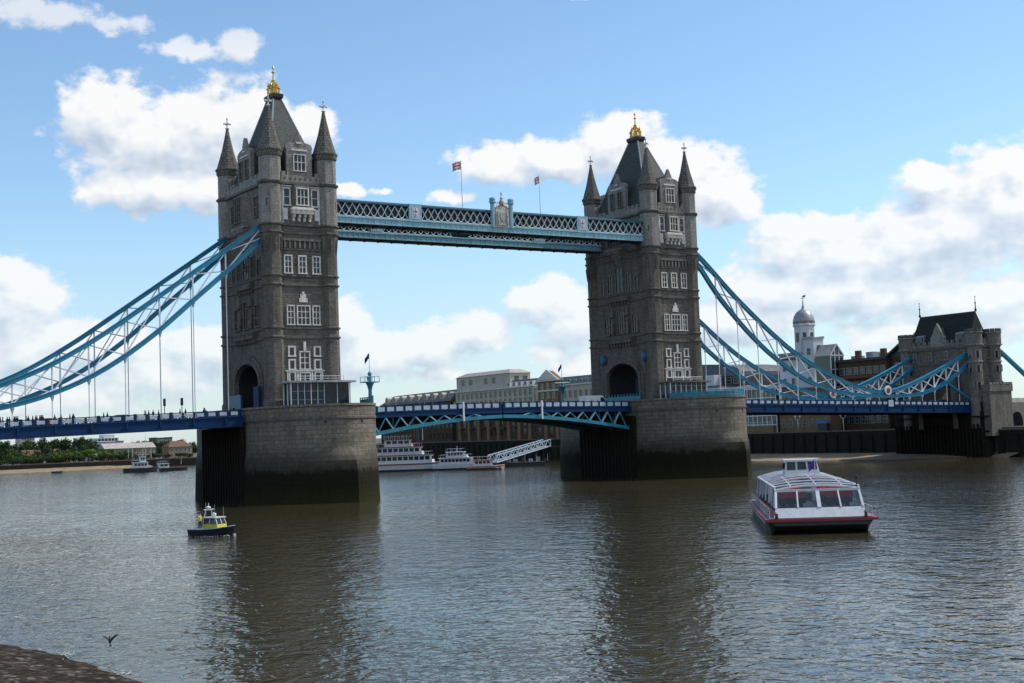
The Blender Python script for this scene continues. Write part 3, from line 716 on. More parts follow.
# ================================================================ high level walkways
def flagmesh(parent, w_, h_, off):
    """union flag on a rippled cloth, leading edge at local x=0, flying to -x"""
    nx, ny = 48, 28; mb = MB(); vs = []
    for j in range(ny+1):
        for i in range(nx+1):
            u, v = i/nx, j/ny
            vs.append((-w_*u*.92, .22*math.sin(u*7)*u+.05*math.sin(v*5+u*9), -h_*(1-v)-.35*u*u*h_))
    mb.add(vs, [])
    for j in range(ny):
        for i in range(nx):
            a = j*(nx+1)+i; u = ((i+.5)/nx-.5)*2; v = ((j+.5)/ny-.5)
            d1, d2 = abs(u*.5-v)/1.12, abs(u*.5+v)/1.12
            m_ = 0
            if min(d1, d2) < .1: m_ = 1
            if min(d1, d2) < .035: m_ = 2
            if abs(u) < .17 or abs(v) < .165: m_ = 1
            if abs(u) < .10 or abs(v) < .10: m_ = 2
            mb.cur = m_; mb.f.append((a, a+1, a+nx+2, a+nx+1)); mb.mi.append(m_); mb.sm.append(True)
    mb.v = [(x+off[0], y+off[1], z+off[2]) for x, y, z in mb.v]
    o = mb.build('flag_cloth', [simple('flag_blue', (.02, .04, .2), .8), simple('flag_white', (.75, .75, .75), .8), simple('flag_red', (.5, .02, .03), .8)] if 'flag_blue' not in MATS else [MATS['flag_blue'], MATS['flag_white'], MATS['flag_red']], parent)
    sm = o.modifiers.new('thick', 'SOLIDIFY'); sm.thickness = .02
    return o
def walkway(s, label):
    """s=-1 nearer the camera"""
    yo, yi = s*9.5, s*5.6; off = (0, s*7.5, 47.6)
    root = thing('high_walkway', label, 'walkway', off, 0, 'high level walkways between the towers')
    X = 35.1; B = lambda mb, x0, x1, a, c, z0, z1: mb.box(x0, x1, *sorted((a, c)), z0, z1)
    mb = MB(); B(mb, -X, X, yo-s*.2, yi+s*.2, 47.65, 48.7)
    for i in range(24):
        x = -X+1+i*(2*X-2)/23; B(mb, x-.15, x+.15, yo-s*.25, yi+s*.25, 47.4, 47.649)
    mb.build('floor_girder', underside, root, off)
    mb = MB(); B(mb, -X, X, yo-s*.5, yi+s*.5, 48.701, 51.2); mb.build('glazed_sides', cabglass, root, off)
    mb = MB(); mb.prism([(min(yo, yi)-.15, 51.35), (max(yo, yi)+.15, 51.35), (max(yo, yi)+.1, 51.6), ((yo+yi)/2, 52.1), (min(yo, yi)-.1, 51.6)], 'x', -X, X); mb.build('roof', teal_deep, root, off)
    for y, d in ((yo, s), (yi, -s)):
        mb = MB(); B(mb, -X, X, y, y-d*.35, 47.6, 48.75); B(mb, -X, X, y+d*.16, y-d*.1, 48.55, 48.8); B(mb, -X, X, y+d*.12, y-d*.1, 47.55, 47.75)
        for i in range(61):
            x = -X+.6+i*1.13; B(mb, x-.06, x+.06, y+d*.1, y, 47.76, 48.54)
        mb.build('fascia', teal_pale, root, off)
        mb = MB(); B(mb, -X, X, y+d*.05, y-d*.3, 51.15, 51.4); mb.build('top_chord', teal_deep, root, off)
        # lattice between the panels
        bays = [(-X, -19.7), (-17.1, -1.75), (2.35, 17.7), (20.3, X)]
        for a, c in bays:
            n = round((c-a)/1.45); st = (c-a)/n; mb = MB()
            for i in range(n):
                x0, x1 = a+i*st, a+(i+1)*st
                mb.beam((x0, y-d*.08, 48.8), (x1, y-d*.08, 51.15), .07, .29, up=(0, 1, 0)); mb.beam((x0, y-d*.16, 51.15), (x1, y-d*.16, 48.8), .07, .29, up=(0, 1, 0))
                for zz in (48.9,): B(mb, x0, x1, y-d*.02, y-d*.14, zz-.1, zz+.06)
                mb.lathe((x0, y-d*.1, 0), [(.2, 48.8), (.26, 49.05), (.05, 49.2)], 5)
            mb.build('lattice', MATS.get('lattice_paint') or simple('lattice_paint', (.62, .68, .70), .5, var=.15, dirt=.3), root, off)
        for xc in (-18.4, 19.0):
            mb = MB(); B(mb, xc-1.28, xc+1.28, y+d*.18, y-d*.3, 48.5, 51.75); pn = mb.build('shield_panel', teal_pale, root, off)
            mb = MB(); B(mb, xc-.85, xc+.85, y+d*.22, y+d*.1, 49.0, 51.2); mb.build('panel_face', panelwhite, pn, off)
            mb = MB(); mb.prism([(xc-.42, 51.0), (xc-.42, 50.2), (xc-.3, 49.7), (xc, 49.35), (xc+.3, 49.7), (xc+.42, 50.2), (xc+.42, 51.0)], 'y', *sorted((y+d*.2, y+d*.27))); mb.build('shield', whitepaint, pn, off)
            mb = MB(); B(mb, xc-.09, xc+.09, y+d*.29, y+d*.21, 49.45, 50.95); B(mb, xc-.38, xc+.38, y+d*.292, y+d*.21, 50.25, 50.45); mb.build('shield_cross', redpaint, pn, off)
    # crest at mid span, river side
    xc = .3; y = yo
    mb = MB(); B(mb, xc-1.5, xc+1.5, y+s*.2, y-s*.4, 48.5, 52.0); mb.prism([(xc-1.5, 52.001), (xc+1.5, 52.001), (xc+1.1, 52.35), (xc, 52.6), (xc-1.1, 52.35)], 'y', *sorted((y+s*.2, y-s*.3)))
    cr = mb.build('crest_panel', cream, root, off)
    mb = MB(); ys = sorted((y+s*.2, y+s*.4))
    mb.prism([(xc-.55, 51.3), (xc-.55, 50.3), (xc, 49.5), (xc+.55, 50.3), (xc+.55, 51.3)], 'y', *ys)
    for q_ in (-1, 1):
        mb.lathe((xc+q_*1.0, y+s*.28, 49.1), [(.2, 0), (.28, .7), (.2, 1.2), (.26, 1.7), (.16, 2.0), (.2, 2.3), (.03, 2.55)], 7)
    mb.box(xc-1.2, xc+1.2, *ys, 48.85, 49.08); mb.build('crest_relief', MATS.get('relief_grey') or simple('relief_grey', (.42, .38, .34), .7, var=.4, scale=5), cr, off)
    mb = MB()
    for q_ in (-1, 1):
        mb.beam((xc+q_*1.55, y+s*.1, 52.1), (xc+q_*.2, y+s*.1, 52.75), .3, .25, up=(0, 1, 0))
    mb.build('crest_cornice', rust, cr, off)
    mb = MB(); mb.lathe((xc, y, 52.6), [(.4, 0), (.45, .3), (.52, .7), (.36, 1.05), (.15, 1.2)], 10, smooth=True); mb.build('crest_crown', rust, cr, off)
    mb = MB(); mb.lathe((xc, y, 53.7), [(.15, 0), (.25, .2), (.36, .4), (.12, .7), (.1, 1.1), (.22, 1.25), (.02, 1.7)], 8); 
    for i in range(9):
        u = xc-1.6+i*.4
        if abs(u-xc) > .55: mb.lathe((u, y, 52.3), [(.07, 0), (.05, .75), (.16, .85), (.02, 1.1)], 5)
    mb.build('crest_finials', cream, cr, off)
    for q_ in (-1, 1):
        mb = MB(); x = xc+q_*2.05
        mb.lathe((x, y, 0), [(.42, 48.4), (.42, 52.9), (.62, 53.1), (.62, 53.4), (.5, 53.45), (.6, 53.75), (.55, 54.0), (.15, 54.15)], 8, OCT); mb.build('crest_post', teal_pale if True else teal, root, off)
    return root
walk_w = walkway(-1, 'lattice-sided high walkway nearer the viewer, with cream crest at its middle')
walk_e = walkway(1, 'lattice-sided high walkway on the far side, mostly hidden behind the nearer one')
def flagpole(x, y, z0, z1, label, fw, fh):
    root = thing('flagpole', label, 'flag', (x, y, z0), 0, 'flagpoles on the high walkways')
    MB().lathe((0, 0, 0), [(.09, 0), (.065, (z1-z0)*.6), (.045, z1-z0), (.12, z1-z0+.05), (.02, z1-z0+.22)], 8).build('pole', MATS['lattice_paint'], root)
    flagmesh(root, fw, fh, (-.06, 0, z1-z0-.05)); return root
flagpole(-7.1, -7.5, 51.9, 60.9, 'white flagpole with a red white and blue union flag on the nearer walkway', 1.9, 1.5)
flagpole(21.0, 7.5, 51.9, 63.0, 'white flagpole on the far walkway with its union flag hanging limp', 1.1, 1.5)
# ================================================================ suspension chains
def interp(tab, x):
    """smooth monotone-ish interpolation through (x,z) pairs"""
    n = len(tab)
    if x <= tab[0][0]: return tab[0][1]
    if x >= tab[-1][0]: return tab[-1][1]
    i = max(j for j in range(n-1) if tab[j][0] <= x)
    def sl(j):
        if j == 0: return (tab[1][1]-tab[0][1])/(tab[1][0]-tab[0][0])
        if j == n-1: return (tab[-1][1]-tab[-2][1])/(tab[-1][0]-tab[-2][0])
        return (tab[j+1][1]-tab[j-1][1])/(tab[j+1][0]-tab[j-1][0])
    (x0, y0), (x1, y1) = tab[i], tab[i+1]; h = x1-x0; t = (x-x0)/h
    return (2*t**3-3*t*t+1)*y0+(t**3-2*t*t+t)*h*sl(i)+(-2*t**3+3*t*t)*y1+(t**3-t*t)*h*sl(i+1)
TOPL = [(46.9, 46.9), (58.5, 38.75), (67, 32.8), (75, 27.3), (82.7, 22.8), (90, 19.75), (97, 17.5), (105, 15.9)]
BOTL = [(46.9, 44.7), (51, 40.9), (55.5, 37.0), (58.8, 34.2), (67, 27.2), (75, 21.8), (82.7, 18.35), (90, 16.4), (97, 15.6), (105, 15.35)]
TOPR = [(46.9, 47.0), (49.3, 45.6), (60.8, 35.9), (74.9, 25.9), (86.9, 20.2), (96.4, 17.2), (105, 15.9)]
BOTR = [(46.9, 45.4), (49.2, 43.7), (55.1, 36.6), (66, 26.9), (77.5, 19.9), (84, 17.6), (90, 16.3), (97, 15.5), (105, 15.2)]
SHT = [(105, 15.95), (112, 17.4), (120.6, 20.0), (128, 22.6), (136.2, 25.6)]
SHB = [(105, 15.2), (112, 15.25), (117, 15.6), (124, 17.3), (130, 19.9), (136.2, 23.4)]
def chain(sgn, s, tabs, label, xs_susp, short=False, name='suspension_chain'):
    top, bot = tabs; y = s*8.45; x0, x1 = top[0][0], top[-1][0]
    root = thing(name, label, 'suspension chain', (sgn*x1, y, 15.5), 0, 'blue suspension chains'); off = (sgn*x1, y, 15.5)
    N = 30
    for nm, tab, h in (('top_chord', top, .72), ('bottom_chord', bot, .72)):
        mb = MB(); rings = []
        for i in range(N+1):
            x = x0+(x1-x0)*i/N; e = .05; dz = (interp(tab, min(x1, x+e))-interp(tab, max(x0, x-e)))/(min(x1, x+e)-max(x0, x-e))
            n = Vector((-dz, 1)).normalized()*h/2; z = interp(tab, x)
            rings.append([(sgn*(x+n.x), y-.35, z+n.y), (sgn*(x+n.x), y+.35, z+n.y), (sgn*(x-n.x), y+.35, z-n.y), (sgn*(x-n.x), y-.35, z-n.y)])
        mb.loft(rings)
        # flange plates standing proud along the chord
        mb.loft([[(p[0][0], y-.46, p[0][2]+.02), (p[0][0], y+.46, p[0][2]+.02), (p[0][0], y+.46, p[0][2]-.09), (p[0][0], y-.46, p[0][2]-.09)] for p in rings])
        mb.build(nm, chainblue, root, off)
    pts = [x for x in xs_susp]
    nodes = [x0+.6]+pts if not short else pts
    for i, x in enumerate(pts):
        zt, zb_ = interp(top, x), interp(bot, x)
        if zt-zb_ > 1.0:
            MB().beam((sgn*x, y, zb_+.3), (sgn*x, y, zt-.3), .2, .26, up=(0, 1, 0)).build('web_post', whitepaint, root, off)
        zd = rail_z(x)-1.0
        if zb_-zd > .8:
            mb = MB(); mb.tube([(sgn*x, y, zd), (sgn*x, y, zb_-.25)], .085, 6); mb.lathe((sgn*x, y, zb_-1.15), [(.1, 0), (.2, .3), (.34, .8)], 6); mb.build('suspender', whitepaint, root, off)
    for a, c in zip(nodes[:-1], nodes[1:]):
        za, zc = interp(top, a), interp(bot, c); zb1, zt1 = interp(bot, a), interp(top, c)
        if min(za-zb1, zt1-zc) < .75: continue
        MB().beam((sgn*a, y-.12, za-.2), (sgn*c, y-.12, zc+.2), .16, .34, up=(0, 1, 0)).build('web_diagonal', whitepaint, root, off)
        MB().beam((sgn*a, y+.12, zb1+.2), (sgn*c, y+.12, zt1-.2), .16, .34, up=(0, 1, 0)).build('web_diagonal', whitepaint, root, off)
    return root
XL = [54.1, 59.8, 65.4, 71.1, 76.8, 82.4, 88.3, 93.9, 99.5]
XS = [108.5, 113, 117.5, 122, 126.5, 131]
chain(-1, -1, (TOPL, BOTL), 'long blue chain with white lacing on the near side, left of the nearer tower', XL)
chain(-1, 1, (TOPL, BOTL), 'long blue chain on the far side of the deck, left of the nearer tower', XL)
chain(1, -1, (TOPR, BOTR), 'long blue chain sweeping right from the farther tower on the near side', XL)
chain(1, 1, (TOPR, BOTR), 'long blue chain right of the farther tower, on the far side of the deck', XL)
c_ = chain(1, -1, (SHT, SHB), 'short thick blue chain rising to the end tower on the near side', XS, True)
c2_ = chain(1, 1, (SHT, SHB), 'short thick blue chain rising to the end tower on the far side of the deck', XS, True)
for c, y in ((c_, -8.45), (c2_, 8.45)):
    off = (136.2, y, 15.5)
    MB().beam((126.5, y-.3, 18.0), (134.5, y-.3, 13.8), .5, .5, up=(0, 1, 0)).build('anchor_strut', chainblue, c, off)
    d = MB(); d.lathe((0, 0, 0), [(.55, 0), (1.1, .02), (1.1, .25), (.55, .27)], 20); d.v = [(105+x, y-.5-z, 16.5+y2*1.0) for x, y2, z in d.v]
    pd = d.build('pin_disc', whitepaint, c, off)
    d = MB(); d.lathe((0, 0, 0), [(.05, 0), (.62, .02), (.62, .1), (.05, .16)], 16); d.v = [(105+x, y-.78-z, 16.5+y2) for x, y2, z in d.v]
    d.build('red_boss', redpaint, pd, off)
    MB().box(104.2, 105.8, y-1.35, y-1.2, 12.75, 14.25).build('pin_plate', panelwhite, c, off)
for s in (-1, 1):
    root = thing('anchor_tie', 'blue inclined anchor tie going down behind the end tower, %s' % ('near side' if s < 0 else 'far side, hidden by the tower'), 'tie bar', (147, s*8.45, 20), 0, 'inclined anchor ties'); off = (147, s*8.45, 20)
    MB().beam((147.2, s*8.45-.2, 25.6), (172, s*8.45-.2, 10), .7, .8, up=(0, 1, 0)).build('tie_girder', chainblue, root, off)
    MB().beam((147.2, s*8.45-.2, 26.0), (172, s*8.45-.2, 10.4), .95, .1, up=(0, 1, 0)).build('tie_flange', teal_pale, root, off)

# ================================================================ south end tower
def end_tower(cx, label):
    x0, x1, yh = cx-4.2, cx+4.2, 10.0; off = (cx, 0, 7)
    root = thing('end_tower', label, 'tower', off)
    a = arch(4.6, 17.5, 20.8, 12)
    MB().prism([(-yh, 6.9), (-yh, 27.2), (yh, 27.2), (yh, 6.9), (4.6, 6.9)]+a+[(-4.6, 6.9)], 'x', x0, x1).build('wall', granite, root, off)
    for sx in (-1, 1):
        o2, i2 = arch(5.8, 17.5, 22.1, 12), arch(4.62, 17.5, 20.82, 12)
        mb = MB(); mb.prism([(5.8, 6.92)]+o2+[(-5.8, 6.92), (-4.62, 6.92)]+i2[::-1]+[(4.62, 6.92)], 'x', *sorted((cx+sx*5.59, cx+sx*6.0))); mb.build('arch_moulding', granite, root, off)
    mb = MB(); mb.box(x0-.3, x1+.3, -yh-.3, yh+.3, 26.6, 27.0); mb.box(x0-.2, x1+.2, -yh-.2, yh+.2, 22.8, 23.05); mb.box(x0-.25, x1+.25, -yh-.25, yh+.25, 14.0, 14.3); mb.build('string_course', course, root, off)
    mb = MB()
    for xx in (x0, x1-.45):
        mb.box(xx-.05, xx+.5, -yh, yh, 27.201, 28.1)
        for i in range(12): mb.box(xx-.055, xx+.505, -yh+.6+i*1.7-.45, -yh+.6+i*1.7+.45, 28.1, 28.8)
    for yy in (-yh, yh-.45):
        mb.box(x0+.5, x1-.5, yy-.05, yy+.5, 27.201, 28.1)
        for i in range(4): mb.box(x0+1.5+i*1.75-.45, x0+1.5+i*1.75+.45, yy-.055, yy+.505, 28.1, 28.8)
    mb.build('battlement', weathered, root, off)
    # roof: hipped, ridge along y
    rf = lambda X, Y, z: [(cx-X, -Y, z), (cx+X, -Y, z), (cx+X, Y, z), (cx-X, Y, z)]
    mb = MB(); mb.loft([rf(3.7, 9.2, 27.3), rf(3.2, 9.0, 29), rf(.25, 8.4, 35.2)]); roof = mb.build('roof', darkslate, root, off)
    mb = MB(); mb.box(cx-.2, cx+.2, -8.4, 8.4, 35.203, 35.6)
    mb.build('ridge_crest', iron_black, roof, off)
    for y in (-8.5, 8.5):
        mb = MB(); mb.lathe((cx, y, 35.5), [(.25, 0), (.3, .5), (.14, .8), (.12, 1.9), (.25, 2.1), (.08, 2.4), (.05, 3.4), (.14, 3.6), (.02, 3.9)], 7); mb.build('finial', iron_black, roof, off)
    mb = MB(); mb.prism([(-2.1, 27.3), (2.1, 27.3), (2.1, 29.6), (1.5, 30.4), (.6, 32.2), (0, 33.2), (-.6, 32.2), (-1.5, 30.4), (-2.1, 29.6)], 'x', x0-.12, x0+.5)
    gb = mb.build('gable', ashlar, root, off)
    mb = MB(); mb.prism([(-1.9, 27.3), (1.9, 27.3), (1.9, 29.4), (0, 32.2), (-1.9, 29.4)], 'x', x0+.5, x0+3.2); mb.build('dormer_roof', slate, gb, off)
    for y in (-6.2, 6.2):
        mb = MB(); mb.prism([(x0+.5, 28.3), (x0+.8, 30.4), (x0+2.6, 30.9), (x0+2.6, 28.3)], 'y', y-1.35, y+1.35); d = mb.build('skylight', lead, roof, off)
        MB().box(x0+.42, x0+.60, y-1.1, y+1.1, 28.6, 30.2).build('pane', glass, d, off)
    # round corner turrets
    for sx in (-1, 1):
        for sy in (-1, 1):
            c = (cx+sx*3.6, sy*(yh+.2), 0); r = 1.65
            mb = MB(); mb.lathe(c, [(r+.1, 6.9), (r+.1, 14), (r, 14.2), (r, 26.4), (r+.35, 27.2), (r+.35, 29.9), (r+.1, 30.0)], 20, smooth=False); tr = mb.build('turret', weathered, root, off)
            mb = MB(); 
            for z in (22.9, 27.0, 30.0): mb.lathe((c[0], c[1], z), [(r+.1, -.15), (r+(.55 if z > 25 else .2), 0), (r+(.55 if z > 25 else .2), .25), (r+.1, .35)], 20)
            mb.build('ring_course', ashlar, tr, off)
            mb = MB()
            for k_ in range(10):
                aa = 2*math.pi*k_/10; p = Vector((c[0]+(r+.2)*math.cos(aa), c[1]+(r+.2)*math.sin(aa), 30.35)); t = Vector((-math.sin(aa), math.cos(aa), 0))*.5
                mb.beam(p-t+Vector((0, 0, .35)), p+t+Vector((0, 0, .35)), .4, .75)
            mb.build('battlement', conestone, tr, off)
            for aa in ((math.pi, 4.2) if sx < 0 else (4.2, 5.2)):
                for z in (16.5, 20.5, 24):
                    p = Vector((c[0]+r*math.cos(aa), c[1]+r*math.sin(aa), z)); n_ = Vector((math.cos(aa), math.sin(aa), 0)); t = Vector((-n_.y, n_.x, 0))
                    fm = MB(); fm.beam(p-t*.45, p-t*.45+Vector((0, 0, 1.6)), .22, .3); fm.beam(p+t*.45, p+t*.45+Vector((0, 0, 1.6)), .22, .3); fm.beam(p-t*.55+Vector((0, 0, 1.65)), p+t*.55+Vector((0, 0, 1.65)), .3, .2); w_ = fm.build('window', ashlar, tr, off)
                    MB().beam(p-n_*.1+Vector((0, 0, .05)), p-n_*.1+Vector((0, 0, 1.55)), .7, .35).build('pane', glass, w_, off)
    old = window
    for u in (-7.2, -2.4, 2.4, 7.2):
        wd = window(root, 'N', u, 24.0, 25.9, .9, 2, (.5,), plane=0, fr=.18, mat=ashlar)
        for o in [wd]+[c for c in COL.objects if c.parent == wd]:
            for v in o.data.vertices: v.co.x += x0-cx; v.co.z -= 7
    for z in (16.5, 20.0, 24.0):
        for u in (-1.6, 1.6):
            wd = window(root, 'W', u, z, z+1.9, .9, 2, (.5,), plane=yh, fr=.18, mat=ashlar)
            for o in [wd]+[c for c in COL.objects if c.parent == wd]:
                for v in o.data.vertices: v.co.z -= 7
    return root
et = end_tower(138.9, 'squat stone end tower with steep slate roof and corner turrets on the right bank')
# abutment below it
root = thing('abutment', 'dark stone abutment with timber fender piles under the end tower', 'abutment', (141, 0, 0)); off = (141, 0, 0)
mb = MB(); mb.box(134.2, 138.2, -12.6, 14, -6, 11.0); mb.box(134.4, 144.5, -12.4, 13.6, 7.02, 13.2); mb.build('masonry_block', pierstone if False else wallstone, root, off)
mb = MB(); mb.box(134.4, 142.6, -14.6, -12.45, 5.0, 15.6); mb.box(134.2, 142.9, -14.8, -12.46, 15.601, 17.3)
mb.build('side_block', weathered, root, off)
mb = MB()
for i in range(7): mb.box(134.7+i*1.28-.38, 134.7+i*1.28+.38, -14.85, -14.4, 17.301, 17.8)
mb.build('battlement', ashlar, root, off)
for i in range(24):
    y = -12.4+i*1.13
    mb = MB(); mb.lathe((133.6+random.uniform(-.1, .1), y, -4), [(.3, 0), (.3, 11.5+random.uniform(-.5, .5)), (.22, 12)], 7); mb.build('fender_pile', mud, root, off)
mb = MB(); mb.box(133.85, 134.15, -14, 14, 6.0, 6.4); mb.box(133.85, 134.15, -14, 14, 3.0, 3.4); mb.box(133, 134.9, -14, 14, 9.6, 9.9); mb.build('fender_waling', mud, root, off)
# approach viaduct beyond it
root = thing('approach_viaduct', 'pale stone approach wall with arches beyond the end tower', 'viaduct', (170, 0, 7)); off = (170, 0, 7)
po = [(144.8, 7.02), (144.8, 13.0), (260, 11.0), (260, 7.02)]
mb = MB(); mb.prism(po, 'y', -9.6, 9.6); vi = mb.build('viaduct_wall', ashlar, root, off)
for i in range(8):
    x = 151+i*8; mb = MB(); mb.prism([(x-2.2, 7.05)]+[(x-2.2*math.cos(math.pi*k/8)*1, 8.6+2.0*math.sin(math.pi*k/8)) for k in range(9)]+[(x+2.2, 7.05)], 'y', -9.66, -9.5); mb.build('arch_opening', glass, root, off)
mb = MB(); mb.prism([(144.8, 13.01), (260, 11.01), (260, 12.1), (144.8, 14.1)], 'y', -9.6, -9.2); mb.build('parapet', portland, root, off)

# river walls
def rwall(name, label, x0, x1, y0, y1, z1, group='river walls along the right bank'):
    root = thing(name, label, 'river wall', ((x0+x1)/2, (y0+y1)/2, 0), 0, group); off = ((x0+x1)/2, (y0+y1)/2, 0)
    MB().box(x0, x1, y0, y1, -6, z1-.35).build('wall_face', wallstone, root, off)
    MB().box(x0-.15, x1+.15, y0, y1, z1-.349, z1).build('coping', course, root, off)
    n = int(max(y1-y0, x1-x0)/4)
    for i in range(min(n, 60)):
        t = (i+.5)/n; mb = MB()
        if y1-y0 > x1-x0: y = y0+t*(y1-y0); mb.box(x0-.35, x0, y-.2, y+.2, -4, z1-.8-.6*((i*7) % 3)/3)
        else: x = x0+t*(x1-x0); mb.box(x-.2, x+.2, y0-.35, y0, -4, z1-.8)
        mb.build('fender_pile', mud, root, off)
    return root
rwall('river_wall', 'dark stained river wall left of the end tower above the sandy foreshore', 136.8, 138, 14.1, 150, 7.3)
rwall('river_wall', 'dark river wall seen under the middle span below the brick warehouses', 136.8, 138, 150.2, 420, 7.3)
rwall('river_wall', 'dark river wall right of the end tower at the edge of the photo', 136.8, 138, -140, -14.1, 6.6)
rwall('river_wall', 'long dark river wall on the far left bank above the pale beach', -420, 200, 420.2, 421.2, 3.6, 'far bank wall')

# ================================================================ cabins, masts and railings on the piers
def pier_cabin(x0, x1, y0, y1, z1, label, tealed):
    cx, cy = (x0+x1)/2, (y0+y1)/2; off = (cx, cy, 14.4); root = thing('pier_cabin', label, 'cabin', off, 0, 'glazed cabins on the piers')
    MB().box(x0+.15, x1-.15, y0+.15, y1, 14.42, z1-.02).build('glazing', cabglass, root, off)
    MB().box(x0, x1, y0, y1, 14.42, 15.5).build('plinth', course, root, off)
    n = 9 if tealed else 7
    for i in range(n+1):
        if tealed and i in (6, 8): continue
        x = x0+(x1-x0)*i/n; MB().box(x-.07, x+.07, y0-.02, y0+.16, 15.502, z1-.03).build('mullion', whitepaint if i in (0, 3, 6, 9) or not tealed else panelwhite, root, off)
    for y in (y0+1.6, y0+3.2):
        if y < y1: MB().box(x0-.02, x0+.16, y-.09, y+.09, 15.502, z1-.03).build('mullion', whitepaint, root, off)
    for zz in (16.6, 18.0):
        if zz < z1-.4: MB().box(x0+.2, x1-.2 if not tealed else x0+(x1-x0)*.55, y0+.03, y0+.17, zz-.035, zz+.035).build('transom', lead, root, off)
    po = [(x0-.6, y1), (x0-.6, y0-.3)]+[(x0-.6+(x1-x0+1.6)*t, y0-.3-1.0*math.sin(math.pi*t)) for t in (.2, .4, .6, .8)]+[(x1+1.0, y0-.3), (x1+1.0, y1)]
    MB().prism(po, 'z', z1, z1+.32).build('roof_slab', lead if tealed else course, root, off)
    mb = MB()
    for i in range(7):
        x = x0+1+i*(x1-x0-2)/6; mb.tube([(x, y0+.3, z1+.3), (x, y0+.3, z1+1.1)], .04, 5)
    mb.tube([(x0+1, y0+.3, z1+1.1), (x1-1, y0+.3, z1+1.1)], .05, 5); mb.tube([(x0+1, y0+.3, z1+.7), (x1-1, y0+.3, z1+.7)], .03, 5); mb.build('roof_rail', panelwhite, root, off)
    return root
pier_cabin(-46.1, -35.4, -15.6, -11.9, 19.4, 'glass-walled cabin with curved pale roof on the nearer pier', True)
cb = pier_cabin(34.2, 43.6, -16.0, -12.3, 18.6, 'dark glazed cabin with flat roof on the farther pier', False)
def pier_rail(px, a0, a1, label):
    root = thing('pier_railing', label, 'railing', (px, -20, 15.6), 0, 'teal railings on the pier tops'); off = (px, -20, 15.6)
    pts = []
    for i in range(29):
        t = a0+(a1-a0)*i/28; pts.append((px+10.0*math.cos(t), -9.5-16.5*math.sin(t), 0))
    for zz in (15.75, 16.3, 16.8):
        mb = MB(); mb.tube([(x, y, zz) for x, y, z in pts], .07, 5); mb.build('rail', teal, root, off)
    mb = MB(); mb.loft([[(x, y, 15.6), (x, y, 16.55)] for x, y, z in pts], cap=False, closed=False)
    o = mb.build('mesh_infill', teal, root, off); sm = o.modifiers.new('thick', 'SOLIDIFY'); sm.thickness = .04
    for x, y, z in pts[::2]: MB().box(x-.07, x+.07, y-.07, y+.07, 15.6, 16.9).build('post', teal, root, off)
pier_rail(-T, R(5), R(48), 'teal railing along the right edge of the nearer pier top')
pier_rail(T, R(5), R(150), 'teal railing round the front of the farther pier top')
def mast(x, y, z, label, h=6.2, fl=True):
    root = thing('signal_mast', label, 'mast', (x, y, z), 0, 'teal signal masts on the piers')
    mb = MB(); mb.lathe((0, 0, 0), [(.6, 0), (.6, .4), (.38, .8), (.3, 3.6), (.5, 4.4), (.75, 4.9), (.3, 5.0), (.26, h), (.4, h+.1), (.3, h+.4), (.08, h+.6)], 10); mb.build('column', teal, root)
    mb = MB(); mb.box(-1.4, 1.4, -.9, .9, 4.9, 5.05)
    for a in (-1.35, 0, 1.35):
        for b_ in (-.85, .85): mb.tube([(a, b_, 5.0), (a, b_, 5.9)], .05, 5)
    for b_ in (-.85, .85): mb.tube([(-1.35, b_, 5.9), (1.35, b_, 5.9)], .05, 5)
    mb.box(-1.0, -.6, -1.1, -.85, 5.3, 5.9); mb.build('platform', teal, root)
    mb = MB(); mb.tube([(0, 0, h), (0, 0, h+3.8)], [.07, .04], 6); mb.build('flagstaff', whitepaint, root)
    nx = 8; mb = MB(); vs = [(-1.1*i/nx*.75, .12*math.sin(i), h+3.7-j*.3-(i/nx)**1.5*1.0) for j in range(4) for i in range(nx+1)]
    mb.add(vs, [(j*(nx+1)+i, j*(nx+1)+i+1, (j+1)*(nx+1)+i+1, (j+1)*(nx+1)+i) for j in range(3) for i in range(nx)]); o = mb.build('flag', navy, root)
    sm = o.modifiers.new('thick', 'SOLIDIFY'); sm.thickness = .02
    return root
mast(-31.3, -14.9, 14.42, 'teal signal mast with a small dark flag on the right corner of the nearer pier')
mast(31.6, 17, 14.42, 'teal signal mast with a dark flag left of the farther tower arch')
# ================================================================ vehicles, people, lights on the bridge
def skin_figure(name, joints, edges, radii, mats_zones, sub=1):
    me = bpy.data.meshes.new(name); me.from_pydata(joints, edges, [])
    ob = bpy.data.objects.new(name, me); COL.objects.link(ob)
    sk = ob.modifiers.new('skin', 'SKIN'); sk.use_smooth_shade = True
    for v, r in zip(me.skin_vertices[0].data, radii): v.radius = (r, r) if not isinstance(r, tuple) else r
    me.skin_vertices[0].data[0].use_root = True
    ss = ob.modifiers.new('sub', 'SUBSURF'); ss.levels = sub; ss.render_levels = sub
    dg = bpy.context.evaluated_depsgraph_get(); m2 = bpy.data.meshes.new_from_object(ob.evaluated_get(dg))
    bpy.data.objects.remove(ob); bpy.data.meshes.remove(me)
    mats, fn = mats_zones
    m2.materials.clear()
    for m in mats: m2.materials.append(m)
    for p in m2.polygons: p.material_index = fn(p.center); p.use_smooth = True
    m2.name = name
    return m2
skinm = simple('skin', (.42, .26, .18), .6); hair = simple('hair', (.03, .022, .015), .7)
trou = simple('dark_trousers', (.025, .028, .04), .8)
CLOTH = [simple('dark_coat', (.02, .022, .03), .85), simple('grey_jacket', (.10, .10, .11), .85), simple('red_jacket', (.30, .03, .03), .8), simple('pale_shirt', (.45, .45, .43), .8), simple('blue_jacket', (.04, .08, .22), .8)]
hivis = simple('yellow_vest', (.62, .52, .03), .7)
